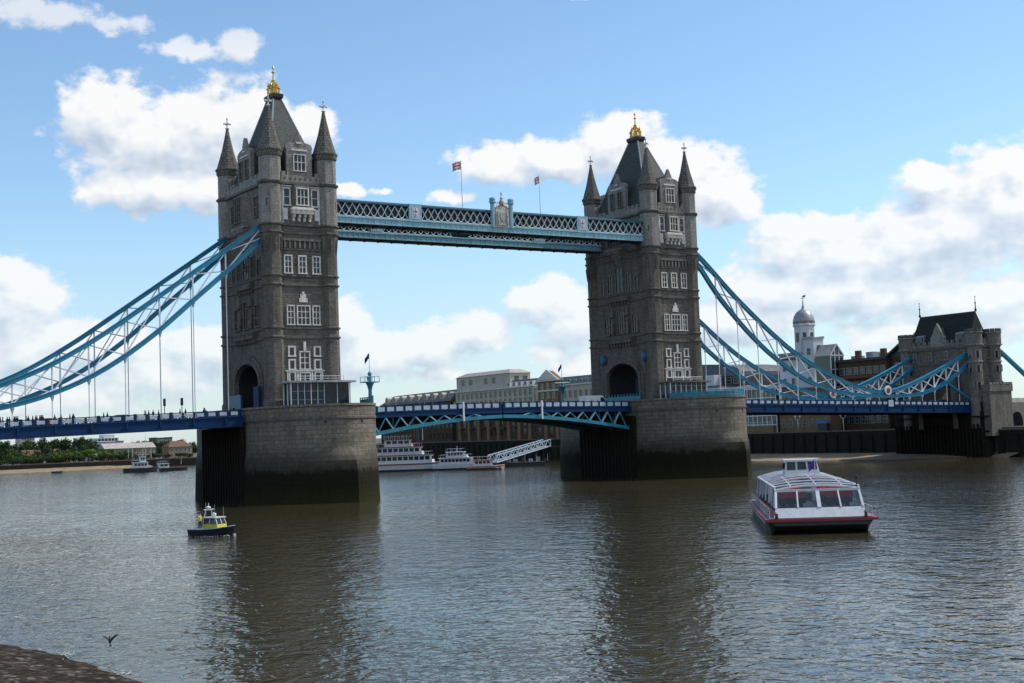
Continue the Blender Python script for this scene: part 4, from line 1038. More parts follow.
def standing(cl, stride=.22, arm=.15):
    J = [(0, 0, .95), (0, 0, 1.15), (0, 0, 1.38), (0, 0, 1.50), (0, .01, 1.60), (0, .01, 1.74),
         (-.10, 0, .90), (-.10, stride*.55, .50), (-.10, stride*.3, .08), (-.10, stride*.3+.16, .04),
         (.10, 0, .90), (.10, -stride*.2, .50), (.10, -stride, .10), (.10, -stride+.14, .04),
         (-.20, 0, 1.40), (-.25, -arm*.5, 1.12), (-.25, arm*.3, .88), (.20, 0, 1.40), (.25, arm*.5, 1.12), (.24, arm*1.1, .90)]
    E_ = [(0, 1), (1, 2), (2, 3), (3, 4), (4, 5), (0, 6), (6, 7), (7, 8), (8, 9), (0, 10), (10, 11), (11, 12), (12, 13), (2, 14), (14, 15), (15, 16), (2, 17), (17, 18), (18, 19)]
    r = [.14, .13, .15, .06, .095, .085, .09, .065, .045, .04, .09, .065, .045, .04, .065, .05, .035, .065, .05, .035]
    fn = lambda c: 2 if c.z > 1.66 or (c.z > 1.55 and c.y < -.02) else (1 if c.z > 1.48 or (abs(c.x) > .19 and c.z < .93) else (0 if c.z > .86 else 3))
    return skin_figure('person', J, E_, r, ((cl, skinm, hair, trou), fn))
def seated(cl):
    J = [(0, 0, .50), (0, 0, .72), (0, 0, .96), (0, .0, 1.06), (0, .02, 1.15), (0, .02, 1.28),
         (-.10, .08, .48), (-.11, .44, .48), (-.11, .46, .08), (-.11, .60, .04), (.10, .08, .48), (.11, .44, .48), (.11, .46, .08), (.11, .60, .04),
         (-.20, 0, .95), (-.24, .06, .70), (-.16, .30, .58), (.20, 0, .95), (.24, .06, .70), (.16, .30, .58)]
    E_ = [(0, 1), (1, 2), (2, 3), (3, 4), (4, 5), (0, 6), (6, 7), (7, 8), (8, 9), (0, 10), (10, 11), (11, 12), (12, 13), (2, 14), (14, 15), (15, 16), (2, 17), (17, 18), (18, 19)]
    r = [.14, .13, .15, .06, .095, .085, .09, .065, .045, .04, .09, .065, .045, .04, .065, .05, .035, .065, .05, .035]
    fn = lambda c: 2 if c.z > 1.21 or (c.z > 1.1 and c.y < -.01) else (1 if c.z > 1.04 or (c.y > .24 and .52 < c.z < .66 and abs(c.x) < .2) else (0 if c.z > .56 else 3))
    return skin_figure('person', J, E_, r, ((cl, skinm, hair, trou), fn))
PM = [standing(c, random.choice((.22, .28, .1)), random.choice((.12, .2))) for c in CLOTH]
CN = ['a dark coat', 'a grey jacket', 'a red jacket', 'a pale shirt', 'a blue jacket']
def person(mesh, loc, rz, label, group):
    o = bpy.data.objects.new('person', mesh); COL.objects.link(o); o.location = loc; o.rotation_euler = (0, 0, rz); return tag(o, label, 'person', group)
random.seed(11)
for i in range(40):
    x = -(52.6+38*random.random()) if i > 8 else -(78+random.random()*12); k = random.choices(range(5), (6, 3, 1, 2, 2))[0]
    y = random.uniform(-8.3, -6.0)
    person(PM[k], (x, y, rail_z(x)-1.08), random.choice((1, -1))*math.pi/2+random.uniform(-.2, .2), 'person in %s walking the left side span behind the parapet' % CN[k], 'people on the left side span, %s' % CN[k][2:])
for i in range(16):
    x = random.uniform(-28, 29); k = random.choices(range(5), (3, 2, 3, 2, 2))[0]; y = random.uniform(-7.0, -5.6)
    person(PM[k], (x, y, 15.68-.35*(abs(x)/30.6)**2-1.3), random.choice((1, -1))*math.pi/2, 'person in %s crossing the low middle span' % CN[k], 'people on the middle span, %s' % CN[k][2:])
for i in range(5):
    x = T+random.uniform(-8, 5); k = i
    person(PM[k], (x, -18.5-random.random()*2, 14.42), random.uniform(0, 6), 'person in %s standing behind the teal railing of the farther pier' % CN[k], 'people on the farther pier')
tyre = simple('tyre_rubber', (.02, .02, .02), .8); carglass = glassy('car_glass', (.02, .025, .03)); lampw = simple('headlamp_glass', (.6, .6, .58), .2); lampr = simple('tail_lamp', (.4, .02, .02), .3)
def vehicle(name, label, cat, loc, rz, prof, w, paint, glassprof, wheels, group=None):
    """prof: side outline (y forward, z); body extruded over width w"""
    root = thing(name, label, cat, loc, rz, group)
    mb = MB(); mb.prism(prof, 'x', -w/2, w/2); bd = mb.build('body', paint, root, bevel=.07)
    for s in (-1, 1):
        for gp in glassprof:
            mb = MB(); mb.prism(gp, 'x', *sorted((s*(w/2-.05), s*(w/2+.012)))); mb.build('side_window', carglass, root)
    for y in wheels:
        for s in (-1, 1):
            mb = MB(); mb.lathe((0, 0, 0), [(.2, -.11), (.34, -.1), (.34, .1), (.2, .11)], 16); mb.v = [(s*(w/2-.08)+z, y+x_, .34+y_) for x_, y_, z in mb.v]; wh = mb.build('wheel', tyre, root)
            mb = MB(); mb.lathe((0, 0, 0), [(.05, -.12), (.2, -.115), (.2, .115), (.05, .12)], 12); mb.v = [(s*(w/2-.08)+z, y+x_, .34+y_) for x_, y_, z in mb.v]; mb.build('rim', lead, wh)
    yf = max(p[0] for p in prof); yb = min(p[0] for p in prof)
    for s in (-1, 1):
        MB().box(s*w*.36-.15, s*w*.36+.15, yf-.1, yf+.02, .62, .8).build('headlight', lampw, root)
        MB().box(s*w*.38-.12, s*w*.38+.12, yb-.02, yb+.1, .7, .95).build('tail_light', lampr, root)
    return root
carp = [(-2.1, .35), (2.1, .35), (2.1, .75), (1.1, .92), (.45, 1.42), (-1.2, 1.45), (-1.9, .98), (-2.1, .9)]
carg = [[(.95, .95), (.42, 1.34), (-.25, 1.36), (-.25, .95)], [(-.35, .95), (-.35, 1.36), (-1.15, 1.37), (-1.6, 1.0)]]
carb = simple('dark_car_paint', (.02, .022, .028), .25); carw = simple('white_van_paint', (.72, .73, .74), .3); carr = simple('red_car_paint', (.35, .02, .025), .25)
vehicle('car', 'dark car passing along the left side span left of the traffic lights', 'car', (-70.5, -2.6, rail_z(70.5)-1.22), math.pi/2, carp, 1.75, carb, carg, (-1.3, 1.3))
vehicle('car', 'dark red car on the left side span nearest the photo edge', 'car', (-82, -2.6, rail_z(82)-1.22), math.pi/2, carp, 1.75, carr, carg, (-1.3, 1.3))
vanp = [(-2.9, .4), (2.9, .4), (2.9, 1.05), (2.3, 1.25), (1.75, 2.3), (1.4, 2.5), (-2.85, 2.5)]
vang = [[(2.15, 1.3), (1.7, 2.15), (.9, 2.15), (.9, 1.3)]]
vehicle('van', 'white van on the right half of the middle span below the farther tower', 'van', (25.3, -2.6, 14.25), -math.pi/2, vanp, 2.1, carw, vang, (-1.9, 1.9))
def traffic_light(x, y, label):
    z = rail_z(x)-1.08; root = thing('traffic_light', label, 'traffic light', (x, y, z), math.pi/2, 'traffic lights on the left side span')
    mb = MB(); mb.tube([(0, 0, 0), (0, 0, 3.4)], .07, 8); mb.build('pole', iron_black, root)
    mb = MB(); mb.box(-.32, .32, -.12, .12, 2.3, 3.5); mb.build('backboard', iron_black, root)
    for i, c in enumerate((redpaint, gold, teal)):
        mb = MB(); mb.lathe((0, 0, 0), [(.05, 0), (.12, .01), (.12, .08), (.05, .1)], 10); mb.v = [(x_, .12+z_, 3.25-i*.36+y_) for x_, y_, z_ in mb.v]; mb.build('lamp', iron_black, root)
traffic_light(-64.2, -6.4, 'black traffic light on the left side span, the left of the two')
traffic_light(-61.3, -6.4, 'black traffic light on the left side span, the one nearer the tower')
# ================================================================ boats
m, k, b = newmat('boat_glass')
tr = k.n('ShaderNodeBsdfTransparent', {0: (.72, .78, .80, 1)}); gl = k.n('ShaderNodeBsdfGlossy', {0: (.6, .65, .7, 1), 1: .05})
fr_ = k.m('ADD', k.m('MULTIPLY', k.n('ShaderNodeLayerWeight', {0: .3}).outputs[1], .2), .02, clamp=True)
mx = k.n('ShaderNodeMixShader', {0: fr_}); L(k, tr.outputs[0], mx.inputs[1]); L(k, gl.outputs[0], mx.inputs[2])
L(k, mx.outputs[0], [n for n in k.t.nodes if n.type == 'OUTPUT_MATERIAL'][0].inputs[0])
boatglass = m
hullwhite = simple('hull_white', (.60, .62, .64), .45, var=.1, dirt=.25); hullred = simple('hull_red', (.26, .025, .03), .4, var=.2); hulldark = simple('hull_dark', (.03, .028, .03), .5, var=.3)
seatred = simple('seat_red', (.75, .05, .04), .7); deckgrey = simple('boat_deck', (.22, .23, .24), .8)
foamm = simple('foam', (.5, .52, .5), .9, var=.2, scale=4)

root = thing('cruise_boat', 'white river cruise boat with glazed saloon, red strake and red seats', 'boat', (-47.4, -132.5, 0), R(139.5))
st = [(0, 4.72, 1.3, 4.0, .75), (.8, 4.75, 1.3, 4.1, .35), (2.2, 4.75, 1.3, 4.25, -.1), (5, 4.75, 1.3, 4.55, -.4), (16, 4.75, 1.25, 4.6, -.4), (30, 4.6, 1.3, 4.4, -.4), (32.5, 4.3, 1.35, 3.9, -.3)]
mb = MB(); mb.loft([[(-w1, -s, z1), (w1, -s, z1), (w2, -s, z2), (-w2, -s, z2)] for s, w1, z1, w2, z2 in st]); hu = mb.build('hull', hulldark, root)
mb = MB(); mb.loft([[(-w1-.03, -s, z1-.28), (w1+.03, -s, z1-.28), (w1*.98, -s, z1-.75), (-w1*.98, -s, z1-.75)] for s, w1, z1, w2, z2 in st[3:]]); mb.build('hull_band', hullwhite, hu)
mb = MB(); rim = [(s, w1, z1) for s, w1, z1, _, _ in st]
mb.loft([[(-w1-.18, -s+(.2 if s == 0 else 0), z1+.06), (w1+.18, -s+(.2 if s == 0 else 0), z1+.06), (w1+.18, -s+(.2 if s == 0 else 0), z1-.17), (-w1-.18, -s+(.2 if s == 0 else 0), z1-.17)] for s, w1, z1 in rim]); mb.build('red_strake', hullred, root)
mb = MB(); mb.box(-4.5, 4.5, -32, -.2, 1.39, 1.44); mb.build('deck', deckgrey, root)
# front bulwark and slanted saloon glazing
A_, B_ = (.55, 4.1, 1.44), (1.2, 3.9, 2.25); C_ = (2.7, 3.75, 3.7)
mb = MB(); mb.loft([[(-w, -s, z), (w, -s, z), (w, -s-.15, z), (-w, -s-.15, z)] for s, w, z in (A_, B_)])
mb.build('bulwark', hullwhite, root)
for sx in (-1, 1):
    mb = MB(); mb.loft([[(sx*4.1, -.6, 1.44), (sx*4.1, -29.5, 1.44), (sx*4.0, -29.5, 1.44), (sx*4.0, -.6, 1.44)], [(sx*4.0, -.9, 1.95), (sx*4.0, -29.5, 1.95), (sx*3.9, -29.5, 1.95), (sx*3.9, -.9, 1.95)]]); mb.build('side_bulwark', hullred, root)
def pl(t, u): return (u*(3.9+(3.75-3.9)*t), -(1.2+1.5*t), 2.25+1.45*t)
for a, c in ((-.97, -.5), (-.47, -.03), (.03, .47), (.5, .97)):
    mb = MB(); vs = [pl(.04, a), pl(.04, c), pl(.97, c), pl(.97, a)]; vs += [(x, y-.04, z-.02) for x, y, z in vs]
    mb.add(vs, [(0, 1, 2, 3), (7, 6, 5, 4), (0, 1, 5, 4), (1, 2, 6, 5), (2, 3, 7, 6), (3, 0, 4, 7)]); mb.build('front_window', boatglass, root)
for u, w in ((-.985, .2), (-.485, .13), (0, .34), (.485, .13), (.985, .2)): MB().beam(pl(0, u), pl(1.0, u), w, .14, up=(0, 1, 0)).build('window_post', hullwhite, root)
mb = MB(); mb.beam((-3.85, -2.75, 3.74), (3.85, -2.75, 3.74), .22, .22); mb.build('window_header', hullwhite, root)
def roofpt(s, u):
    zc = 4.15+.55*min(1, (s-3)/7); ze = 3.78+.3*min(1, (s-3)/2)
    hw = 3.72; return (u*hw, -s, ze+(zc-ze)*(1-abs(u)**2.4))
stn = [3.05, 4.4, 6.5, 9, 12, 15]
us = [-1, -.8, -.5, -.2, .2, .5, .8, 1]
for i, s in enumerate(stn): MB().tube([roofpt(s, u) for u in us], .11, 6).build('roof_hoop', hullwhite, root)
for s0, s1 in ((3.05, 4.4), (4.4, 6.5)):
    mb = MB(); mb.loft([[roofpt(s, u) for u in us] for s in (s0+.1, s1-.1)], cap=False, closed=False, smooth=True); o = mb.build('roof_glazing', boatglass, root)
    sm = o.modifiers.new('thick', 'SOLIDIFY'); sm.thickness = .02
mb = MB()
for u in (-.62, 0, .62): mb.tube([roofpt(s, u) for s in stn], .07, 5)
mb.build('roof_bar', hullwhite, root)
mb = MB(); mb.loft([[roofpt(s, u) for u in us]+[(x, y, z-.15) for x, y, z in [roofpt(s, u) for u in us[::-1]]] for s in (15.05, 29.5)]); mb.build('rear_roof', lead, root)
for s in (18, 21, 24, 27): MB().tube([roofpt(s, u) for u in us], .1, 6).build('roof_hoop', hullwhite, root)
for sx in (-1, 1):
    xs_ = [1.6, 3.2, 5.6, 10.2, 15, 19.8, 24.6, 29.3]
    for s in xs_: MB().beam((sx*3.92, -s, 2.25), (sx*3.74, -max(s, 3.0), 3.9), .13, .16, up=(0, 1, 0)).build('side_post', hullwhite, root)
    mb = MB(); mb.beam((sx*3.75, -3, 4.0), (sx*3.75, -29.5, 4.0), .18, .18); mb.build('side_header', hullwhite, root)
    for s0, s1 in list(zip(xs_[1:-1], xs_[2:]))[:1]:
        mb = MB(); vs = [(sx*3.89, -s0-.08, 2.3), (sx*3.89, -s1+.08, 2.3), (sx*3.73, -s1+.08, 3.9), (sx*3.73, -s0-.08, 3.9)]; vs += [(x-sx*.03, y, z) for x, y, z in vs]
        mb.add(vs, [(0, 1, 2, 3), (7, 6, 5, 4), (0, 1, 5, 4), (1, 2, 6, 5), (2, 3, 7, 6), (3, 0, 4, 7)]); mb.build('side_window', boatglass, root)
mb = MB(); mb.box(-3.7, 3.7, -29, -2.0, 1.45, 2.1); mb.build('saloon_floor', simple('saloon_floor', (.05, .06, .09), .8), root)
mb = MB(); mb.box(-3.6, 3.6, -29.4, -29.2, 2.1, 4.2); mb.box(-3.6, -.7, -15.3, -15.1, 2.1, 4.3); mb.box(.7, 3.6, -15.3, -15.1, 2.1, 4.3); mb.build('bulkhead', hullwhite, root)
for row in range(7):
    s = 3.9+row*1.55
    for x in (-2.9, -2.1, -1.3, 1.3, 2.1, 2.9):
        mb = MB(); mb.box(x-.33, x+.33, -s-.42, -s+.12, 2.5, 2.66); mb.loft([[(x-.33, -s+.02-.0, 2.6), (x+.33, -s+.02, 2.6), (x+.33, -s+.14, 2.6), (x-.33, -s+.14, 2.6)], [(x-.3, -s+.2, 3.5), (x+.3, -s+.2, 3.5), (x+.3, -s+.3, 3.5), (x-.3, -s+.3, 3.5)]])
        mb.box(x-.08, x+.08, -s-.2, -s-.05, 2.1, 2.5); mb.cur = 0; mb.box(x-.34, x+.34, -s+.0, -s+.32, 2.66, 3.02); mb.mi = [1]*len(mb.mi); n0 = len(mb.f); mb.loft([[(x-.36, -s+.08, 3.0), (x+.36, -s+.08, 3.0), (x+.36, -s+.33, 3.0), (x-.36, -s+.33, 3.0)], [(x-.33, -s+.14, 3.58), (x+.33, -s+.14, 3.58), (x+.33, -s+.34, 3.58), (x-.33, -s+.34, 3.58)]]); mb.build('seat', [seatred, MATS.get('seat_navy') or simple('seat_navy', (.02, .035, .07), .8)], root)
# wheelhouse on the roof
wy = -17.5
mb = MB(); mb.loft([[(-1.75, wy-2.4, 4.5), (1.75, wy-2.4, 4.5), (1.75, wy+.8, 4.5), (-1.75, wy+.8, 4.5)], [(-1.7, wy-2.4, 5.0), (1.7, wy-2.4, 5.0), (1.7, wy+.7, 5.0), (-1.7, wy+.7, 5.0)], [(-1.55, wy-2.2, 5.95), (1.55, wy-2.2, 5.95), (1.55, wy+.2, 5.95), (-1.55, wy+.2, 5.95)]])
mb.box(-1.75, 1.75, wy-2.5, wy+.35, 5.96, 6.15); whh = mb.build('wheelhouse', hullwhite, root)
for u in (-1.08, 0, 1.08):
    mb = MB(); y0 = wy+.7; mb.add([(u-.44, y0+.0, 5.14), (u+.44, y0+.0, 5.14), (u*.95+.42, y0-.46, 5.9), (u*.95-.42, y0-.46, 5.9)]+[(u-.44, y0-.1, 5.14), (u+.44, y0-.1, 5.14), (u*.95+.42, y0-.56, 5.9), (u*.95-.42, y0-.56, 5.9)], [(0, 1, 2, 3), (7, 6, 5, 4), (0, 1, 5, 4), (1, 2, 6, 5), (2, 3, 7, 6), (3, 0, 4, 7)])
    mb.v = [(x, y+.03, z) for x, y, z in mb.v]; mb.build('pane', glass, whh)
for sx in (-1, 1): MB().box(*sorted((sx*1.55, sx*1.72)), wy-1.9, wy-.1, 5.2, 5.8).build('pane', glass, whh)
mb = MB(); mb.tube([(-.6, -9.8, 4.8), (-.6, -9.8, 6.4)], .05, 6); fs = mb.build('flagstaff', hullwhite, root)
mb = MB(); nx = 8; mb.add([(-.6+1.0*i/nx*.6, -9.8+.1*math.sin(i), 6.3-j*.22-(i/nx)*.55) for j in range(4) for i in range(nx+1)], [(j*(nx+1)+i, j*(nx+1)+i+1, (j+1)*(nx+1)+i+1, (j+1)*(nx+1)+i) for j in range(3) for i in range(nx)])
o = mb.build('flag', simple('purple_flag', (.10, .04, .26), .8), root); o.modifiers.new('thick', 'SOLIDIFY').thickness = .02
mb = MB(); 
for sx in (-1, 1):
    for s in range(0, 12): mb.tube([(sx*4.5, -.6-s*2.6, 1.4), (sx*4.5, -.6-s*2.6, 2.25)], .03, 5)
    mb.tube([(sx*4.5, -.6, 2.25), (sx*4.5, -29.2, 2.25)], .03, 5)
for u in (-4.5, -3.9): pass
mb.build('deck_rail', hullwhite, root)
mb = MB(); mb.lathe((-3.9, -.2, 1.4), [(.05, 0), (.16, .05), (.12, .35), (.2, .4), (.02, .5)], 8); mb.lathe((3.9, -.2, 1.4), [(.05, 0), (.16, .05), (.12, .35), (.2, .4), (.02, .5)], 8); mb.build('bollard', iron_black, root)
mb = MB(); mb.tube([(-3.6, -3.2, 4.0), (-3.6, -3.2, 4.9)], .05, 6); mb.lathe((-3.6, -3.2, 4.6), [(.05, 0), (.16, .1), (.16, .35), (.02, .4)], 8); mb.build('navigation_light', iron_black, root)
SM = [seated(c) for c in (CLOTH[0], CLOTH[1], CLOTH[4], CLOTH[2])]
SN = ['dark coat', 'grey jacket', 'blue jacket', 'red jacket']
Mw = Matrix.Translation((-47.4, -132.5, 0)) @ Matrix.Rotation(R(139.5), 4, 'Z')
random.seed(5)
for i, (x, row) in enumerate([(2.9, 0), (2.1, 1), (2.9, 2), (2.9, 4), (-2.1, 1), (-2.9, 3), (-1.3, 0), (1.3, 3), (-2.1, 5), (2.9, 3), (2.9, 5), (2.1, 4), (-1.3, 4), (1.3, 5), (2.9, 6), (-2.9, 5), (1.3, 1), (-2.1, 2)]):
    s = 3.9+row*1.55; p = Mw @ Vector((x, -s-.12, 2.18)); kk = (i*3+i//4) % 4
    person(SM[kk], p, R(139.5), 'person in %s seated on a red seat inside the cruise boat' % SN[kk], 'passengers in the cruise boat, %s' % SN[kk])

# police-style patrol launch
root = thing('patrol_launch', 'small patrol launch with dark navy hull and yellow cabin band', 'boat', (-83.2, -78.0, 0), R(206)); root.scale = (.86, .86, .86); 
hn = simple('launch_navy', (.012, .014, .03), .35); yl = simple('launch_yellow', (.62, .58, .04), .45)
st = [(-3.4, 1.15, .85, .9), (-1, 1.25, .85, 1.0), (1.2, 1.15, .98, .85), (2.6, .7, 1.15, .4), (3.5, .08, 1.3, .03)]
mb = MB(); mb.loft([[(-w, y, z), (w, y, z), (w2, y-(.0 if y < 2 else .45), -.3), (-w2, y-(.0 if y < 2 else .45), -.3)] for y, w, z, w2 in st]); mb.build('hull', hn, root)
mb = MB()
for sx in (-1, 1): mb.tube([(sx*w, y, z+.02) for y, w, z, w2 in st], .07, 6)
mb.build('gunwale', panelwhite, root)
mb = MB(); mb.loft([[(-.95, -.9, .9), (.95, -.9, .9), (.85, 1.5, .95), (-.85, 1.5, .95)], [(-.95, -.9, 1.5), (.95, -.9, 1.5), (.83, 1.42, 1.5), (-.83, 1.42, 1.5)]]); mb.build('cabin_base', yl, root)
mb = MB(); mb.loft([[(-.9, -.85, 1.5), (.9, -.85, 1.5), (.8, 1.38, 1.5), (-.8, 1.38, 1.5)], [(-.82, -.8, 2.25), (.82, -.8, 2.25), (.7, 1.05, 2.25), (-.7, 1.05, 2.25)]]); mb.build('cabin_glazing', carglass, root)
mb = MB()
for p, q_ in (((-.92, -.87, 1.5), (-.84, -.82, 2.25)), ((.92, -.87, 1.5), (.84, -.82, 2.25)), ((-.82, 1.4, 1.5), (-.72, 1.07, 2.25)), ((.82, 1.4, 1.5), (.72, 1.07, 2.25)), ((0, 1.41, 1.5), (0, 1.08, 2.25)), ((.9, .2, 1.5), (.8, .2, 2.25)), ((-.9, .2, 1.5), (-.8, .2, 2.25))): mb.beam(p, q_, .09, .09)
mb.build('window_post', hullwhite, root)
mb = MB(); mb.box(-.95, .95, -1.0, 1.25, 2.251, 2.38); mb.build('cabin_roof', hullwhite, root)
mb = MB(); 
for sx in (-.7, .7): mb.tube([(sx, -.9, 2.3), (sx*.7, -.75, 3.3)], .05, 6)
mb.tube([(-.75, -.78, 3.25), (.75, -.78, 3.25)], .07, 6); mb.tube([(-.9, -.7, 3.3), (.9, -.7, 3.3)], .05, 6); mb.tube([(0, -.75, 3.3), (0, -.75, 4.1)], .05, 6)
mb.build('radar_arch', hullwhite, root)
mb = MB(); mb.lathe((0, .1, 2.38), [(.2, 0), (.32, .15), (.32, .4), (.05, .55)], 10, smooth=True); mb.lathe((.1, -.75, 3.35), [(.1, 0), (.35, .12), (.35, .28), (.05, .38)], 10, smooth=True); mb.build('radar_dome', hullwhite, root)
for x, y, h in ((-1.0, -2.2, 4.1), (.9, 1.1, 4.0), (-.8, 1.0, 3.6)):
    mb = MB(); mb.tube([(x, y, .9), (x, y, h)], .025, 5); mb.build('aerial', panelwhite, root)
mb = MB(); mb.box(-1.05, 1.05, -3.2, -1.0, .80, .86); mb.build('aft_deck', deckgrey, root)
Mw = Matrix.Translation((-83.2, -78.0, 0)) @ Matrix.Rotation(R(206), 4, 'Z') @ Matrix.Scale(.86, 4)
person(standing(hivis, .1, .1), Mw @ Vector((.3, -2.0, .82)), R(200), 'person in a yellow vest standing at the stern of the patrol launch', None)
mb = MB()
for i in range(130):
    t = random.random(); y = 3.1-6.5*t**1.6; x = random.choice((-1, 1))*(max(.1, 1.25-max(0, y-1)*.45)+random.random()*.5*(1-.5*t)); rr_ = random.uniform(.04, .11)*(1.2-.6*t)
    p = Mw @ Vector((x, y, random.random()*.22*(1-t)))
    mb.lathe((p.x, p.y, p.z-rr_*.4), [(.01, 0), (rr_, rr_*.4), (.01, rr_*.9)], 5)
for i in range(420):
    t = random.random()**.7; y = -2.8-15*t; x = random.gauss(0, .25)*(1+2*t)+random.choice((-1, 1))*(.75+1.7*t); rr_ = random.uniform(.03, .11)*(1.1-.7*t)
    p = Mw @ Vector((x, y, 0)); mb.lathe((p.x, p.y, .01), [(.01, 0), (rr_*1.6, .015), (.01, .04)], 5)
tag(mb.build('bow_foam', foamm), 'white foam and trailing wake of the patrol launch', 'foam', kind='stuff')

# moored boats by the right bank
def ship(name, label, loc, rz, length, beam, hullh, decks, hm, group, funnel=None, mastx=(), wheel=None, stripe=None):
    root = thing(name, label, 'boat', loc, rz, group); Lh = length/2
    st = [(-Lh, .7, 1.05), (-Lh*.8, .98, 1.0), (Lh*.5, 1, 1.0), (Lh*.8, .7, 1.1), (Lh, .06, 1.25)]
    mb = MB(); mb.loft([[(-w*beam/2, y, hullh*h), (w*beam/2, y, hullh*h), (w*beam/2*.85, y-.05*Lh*(y > 0), -.5), (-w*beam/2*.85, y-.05*Lh*(y > 0), -.5)] for y, w, h in st]); hl = mb.build('hull', hm, root)
    if hm is hullwhite:
        mb = MB(); mb.loft([[(-w*beam/2*.93-.04, y-.03*Lh*(y > 0), .55), (w*beam/2*.93+.04, y-.03*Lh*(y > 0), .55), (w*beam/2*.87+.04, y-.05*Lh*(y > 0), -.4), (-w*beam/2*.87-.04, y-.05*Lh*(y > 0), -.4)] for y, w, h in st]); mb.build('boot_top', hulldark, hl)
    if stripe:
        mb = MB(); mb.loft([[(-w*beam/2-.05, y, hullh*h-.05), (w*beam/2+.05, y, hullh*h-.05), (w*beam/2+.05, y, hullh*h-.4), (-w*beam/2-.05, y, hullh*h-.4)] for y, w, h in st]); mb.build('rubbing_strake', stripe, hl)
    z = hullh+.02
    for (y0, y1, w, h, n, slope) in decks:
        mb = MB(); mb.loft([[(-w/2, y0, z), (w/2, y0, z), (w/2, y1, z), (-w/2, y1, z)], [(-w/2*.96, y0+.1, z+h), (w/2*.96, y0+.1, z+h), (w/2*.96, y1-slope, z+h), (-w/2*.96, y1-slope, z+h)]]); dk = mb.build('deckhouse', hullwhite, root)
        mb = MB(); mb.box(-w/2-.25, w/2+.25, y0-.3, y1-slope+.3, z+h+.001, z+h+.16); mb.build('deck_edge', hullwhite if stripe is None else stripe, dk)
        st_ = (y1-slope-y0-.6)/n
        for i in range(n):
            a = y0+.4+i*st_
            for s in (-1, 1): MB().box(*sorted((s*w/2*.93, s*(w/2+.03))), a+.12*st_, a+.88*st_, z+h*.42, z+h*.86).build('side_window', carglass, root)
        MB().box(-w/2*.8, w/2*.8, y1-slope*.6-.3, y1-slope*.5+.06, z+h*.45, z+h*.85).build('front_window', carglass, root)
        mb = MB()
        for s in (-1, 1):
            mb.tube([(s*(w/2+.15), y0, z+h+1.0), (s*(w/2+.15), y1-slope, z+h+1.0)], .035, 5)
            q_ = y0
            while q_ < y1-slope: mb.tube([(s*(w/2+.15), q_, z+h+.1), (s*(w/2+.15), q_, z+h+1.0)], .03, 5); q_ += 1.3
        mb.build('railing', panelwhite, root)
        z += h+.17
    if funnel:
        for fx, fy, fh in funnel: MB().lathe((fx, fy, z-1), [(.45, 0), (.42, fh), (.6, fh+.1), (.6, fh+.4), (.4, fh+.45)], 10).build('funnel', iron_black, root)
    for my, mh in mastx: MB().tube([(0, my, z-.5), (0, my, z+mh)], [.09, .05], 6).build('mast', hullwhite, root)
    if wheel is not None:
        mb = MB(); mb.lathe((0, 0, 0), [(.4, -1.4), (2.1, -1.4), (2.1, 1.4), (.4, 1.4)], 18); mb.v = [(zz, wheel+x, 1.4+y) for x, y, zz in mb.v]; mb.build('paddle_wheel', redpaint, root)
    return root
mr = 'boats moored by the right bank'
# image-right is along (.76,-.65)
ship('paddle_steamer', 'white three-decked paddle steamer with dark funnel moored beyond the nearer pier', (48.5, 121, 0), R(-128), 26, 5.6, 2.2, [(-11, 9, 5, 2.3, 12, .5), (-9, 6, 4.4, 2.2, 9, .5), (-5, 3, 3, 2.0, 4, .4)], hullwhite, mr, funnel=[(-1.2, 4.2, 4.2), (1.2, 4.2, 4.2)], mastx=[(6, 3)], wheel=-13.2, stripe=hullred)
ship('motor_yacht', 'white sleek motor yacht with dark window bands moored beside the paddle steamer', (59.3, 106.5, 0), R(-128), 16, 4.4, 1.6, [(-6, 4.5, 3.8, 1.7, 8, 1.5), (-4, 2.2, 3, 1.5, 5, 1.2)], hullwhite, mr, mastx=[(-1, 1.6)])
ship('launch', 'small white launch with orange canopy moored in front of the gangway', (60.5, 95.2, 0), R(-122), 10.5, 3.2, 1.1, [(-3.5, 2, 2.7, 1.5, 4, .6)], hullwhite, mr, stripe=simple('orange_trim', (.5, .16, .05), .6))
# pontoon with flags and the gangway truss up to the bank
root = thing('pontoon', 'dark moored pontoon with small deck boxes and poles below the gangway', 'pontoon', (79, 109, 0), R(-125))
mb = MB(); mb.box(-3, 3, -9, 9, -.4, 1.1); mb.build('float', hulldark, root)
mb = MB(); mb.box(-3.1, 3.1, -9.1, 9.1, 1.101, 1.25); mb.build('deck', hulldark, root)
for i in range(9):
    y = -9+i*2.2; mb = MB(); mb.box(-2.6+(i % 3)*.9, -1.6+(i % 3)*.9, y, y+1.2, 1.31, 2.1+.5*(i % 2)); mb.build('deck_box', (panelwhite, lead, hulldark)[i % 3], root)
for i in range(7): 
    y = -10+i*3.3; mb = MB(); mb.tube([(2.6, y, 1.3), (2.6, y, 3.4)], .05, 5); mb.build('pole', panelwhite, root)
root = thing('gangway', 'white lattice gangway sloping from the pontoon up to the right bank', 'gangway', (70, 103, 2.0))
p0, p1 = Vector((68, 103.6, 1.6)), Vector((112, 139.5, 5.2)); d = (p1-p0); nrm = Vector((d.y, -d.x, 0)).normalized()
off = (70, 103, 2.0)
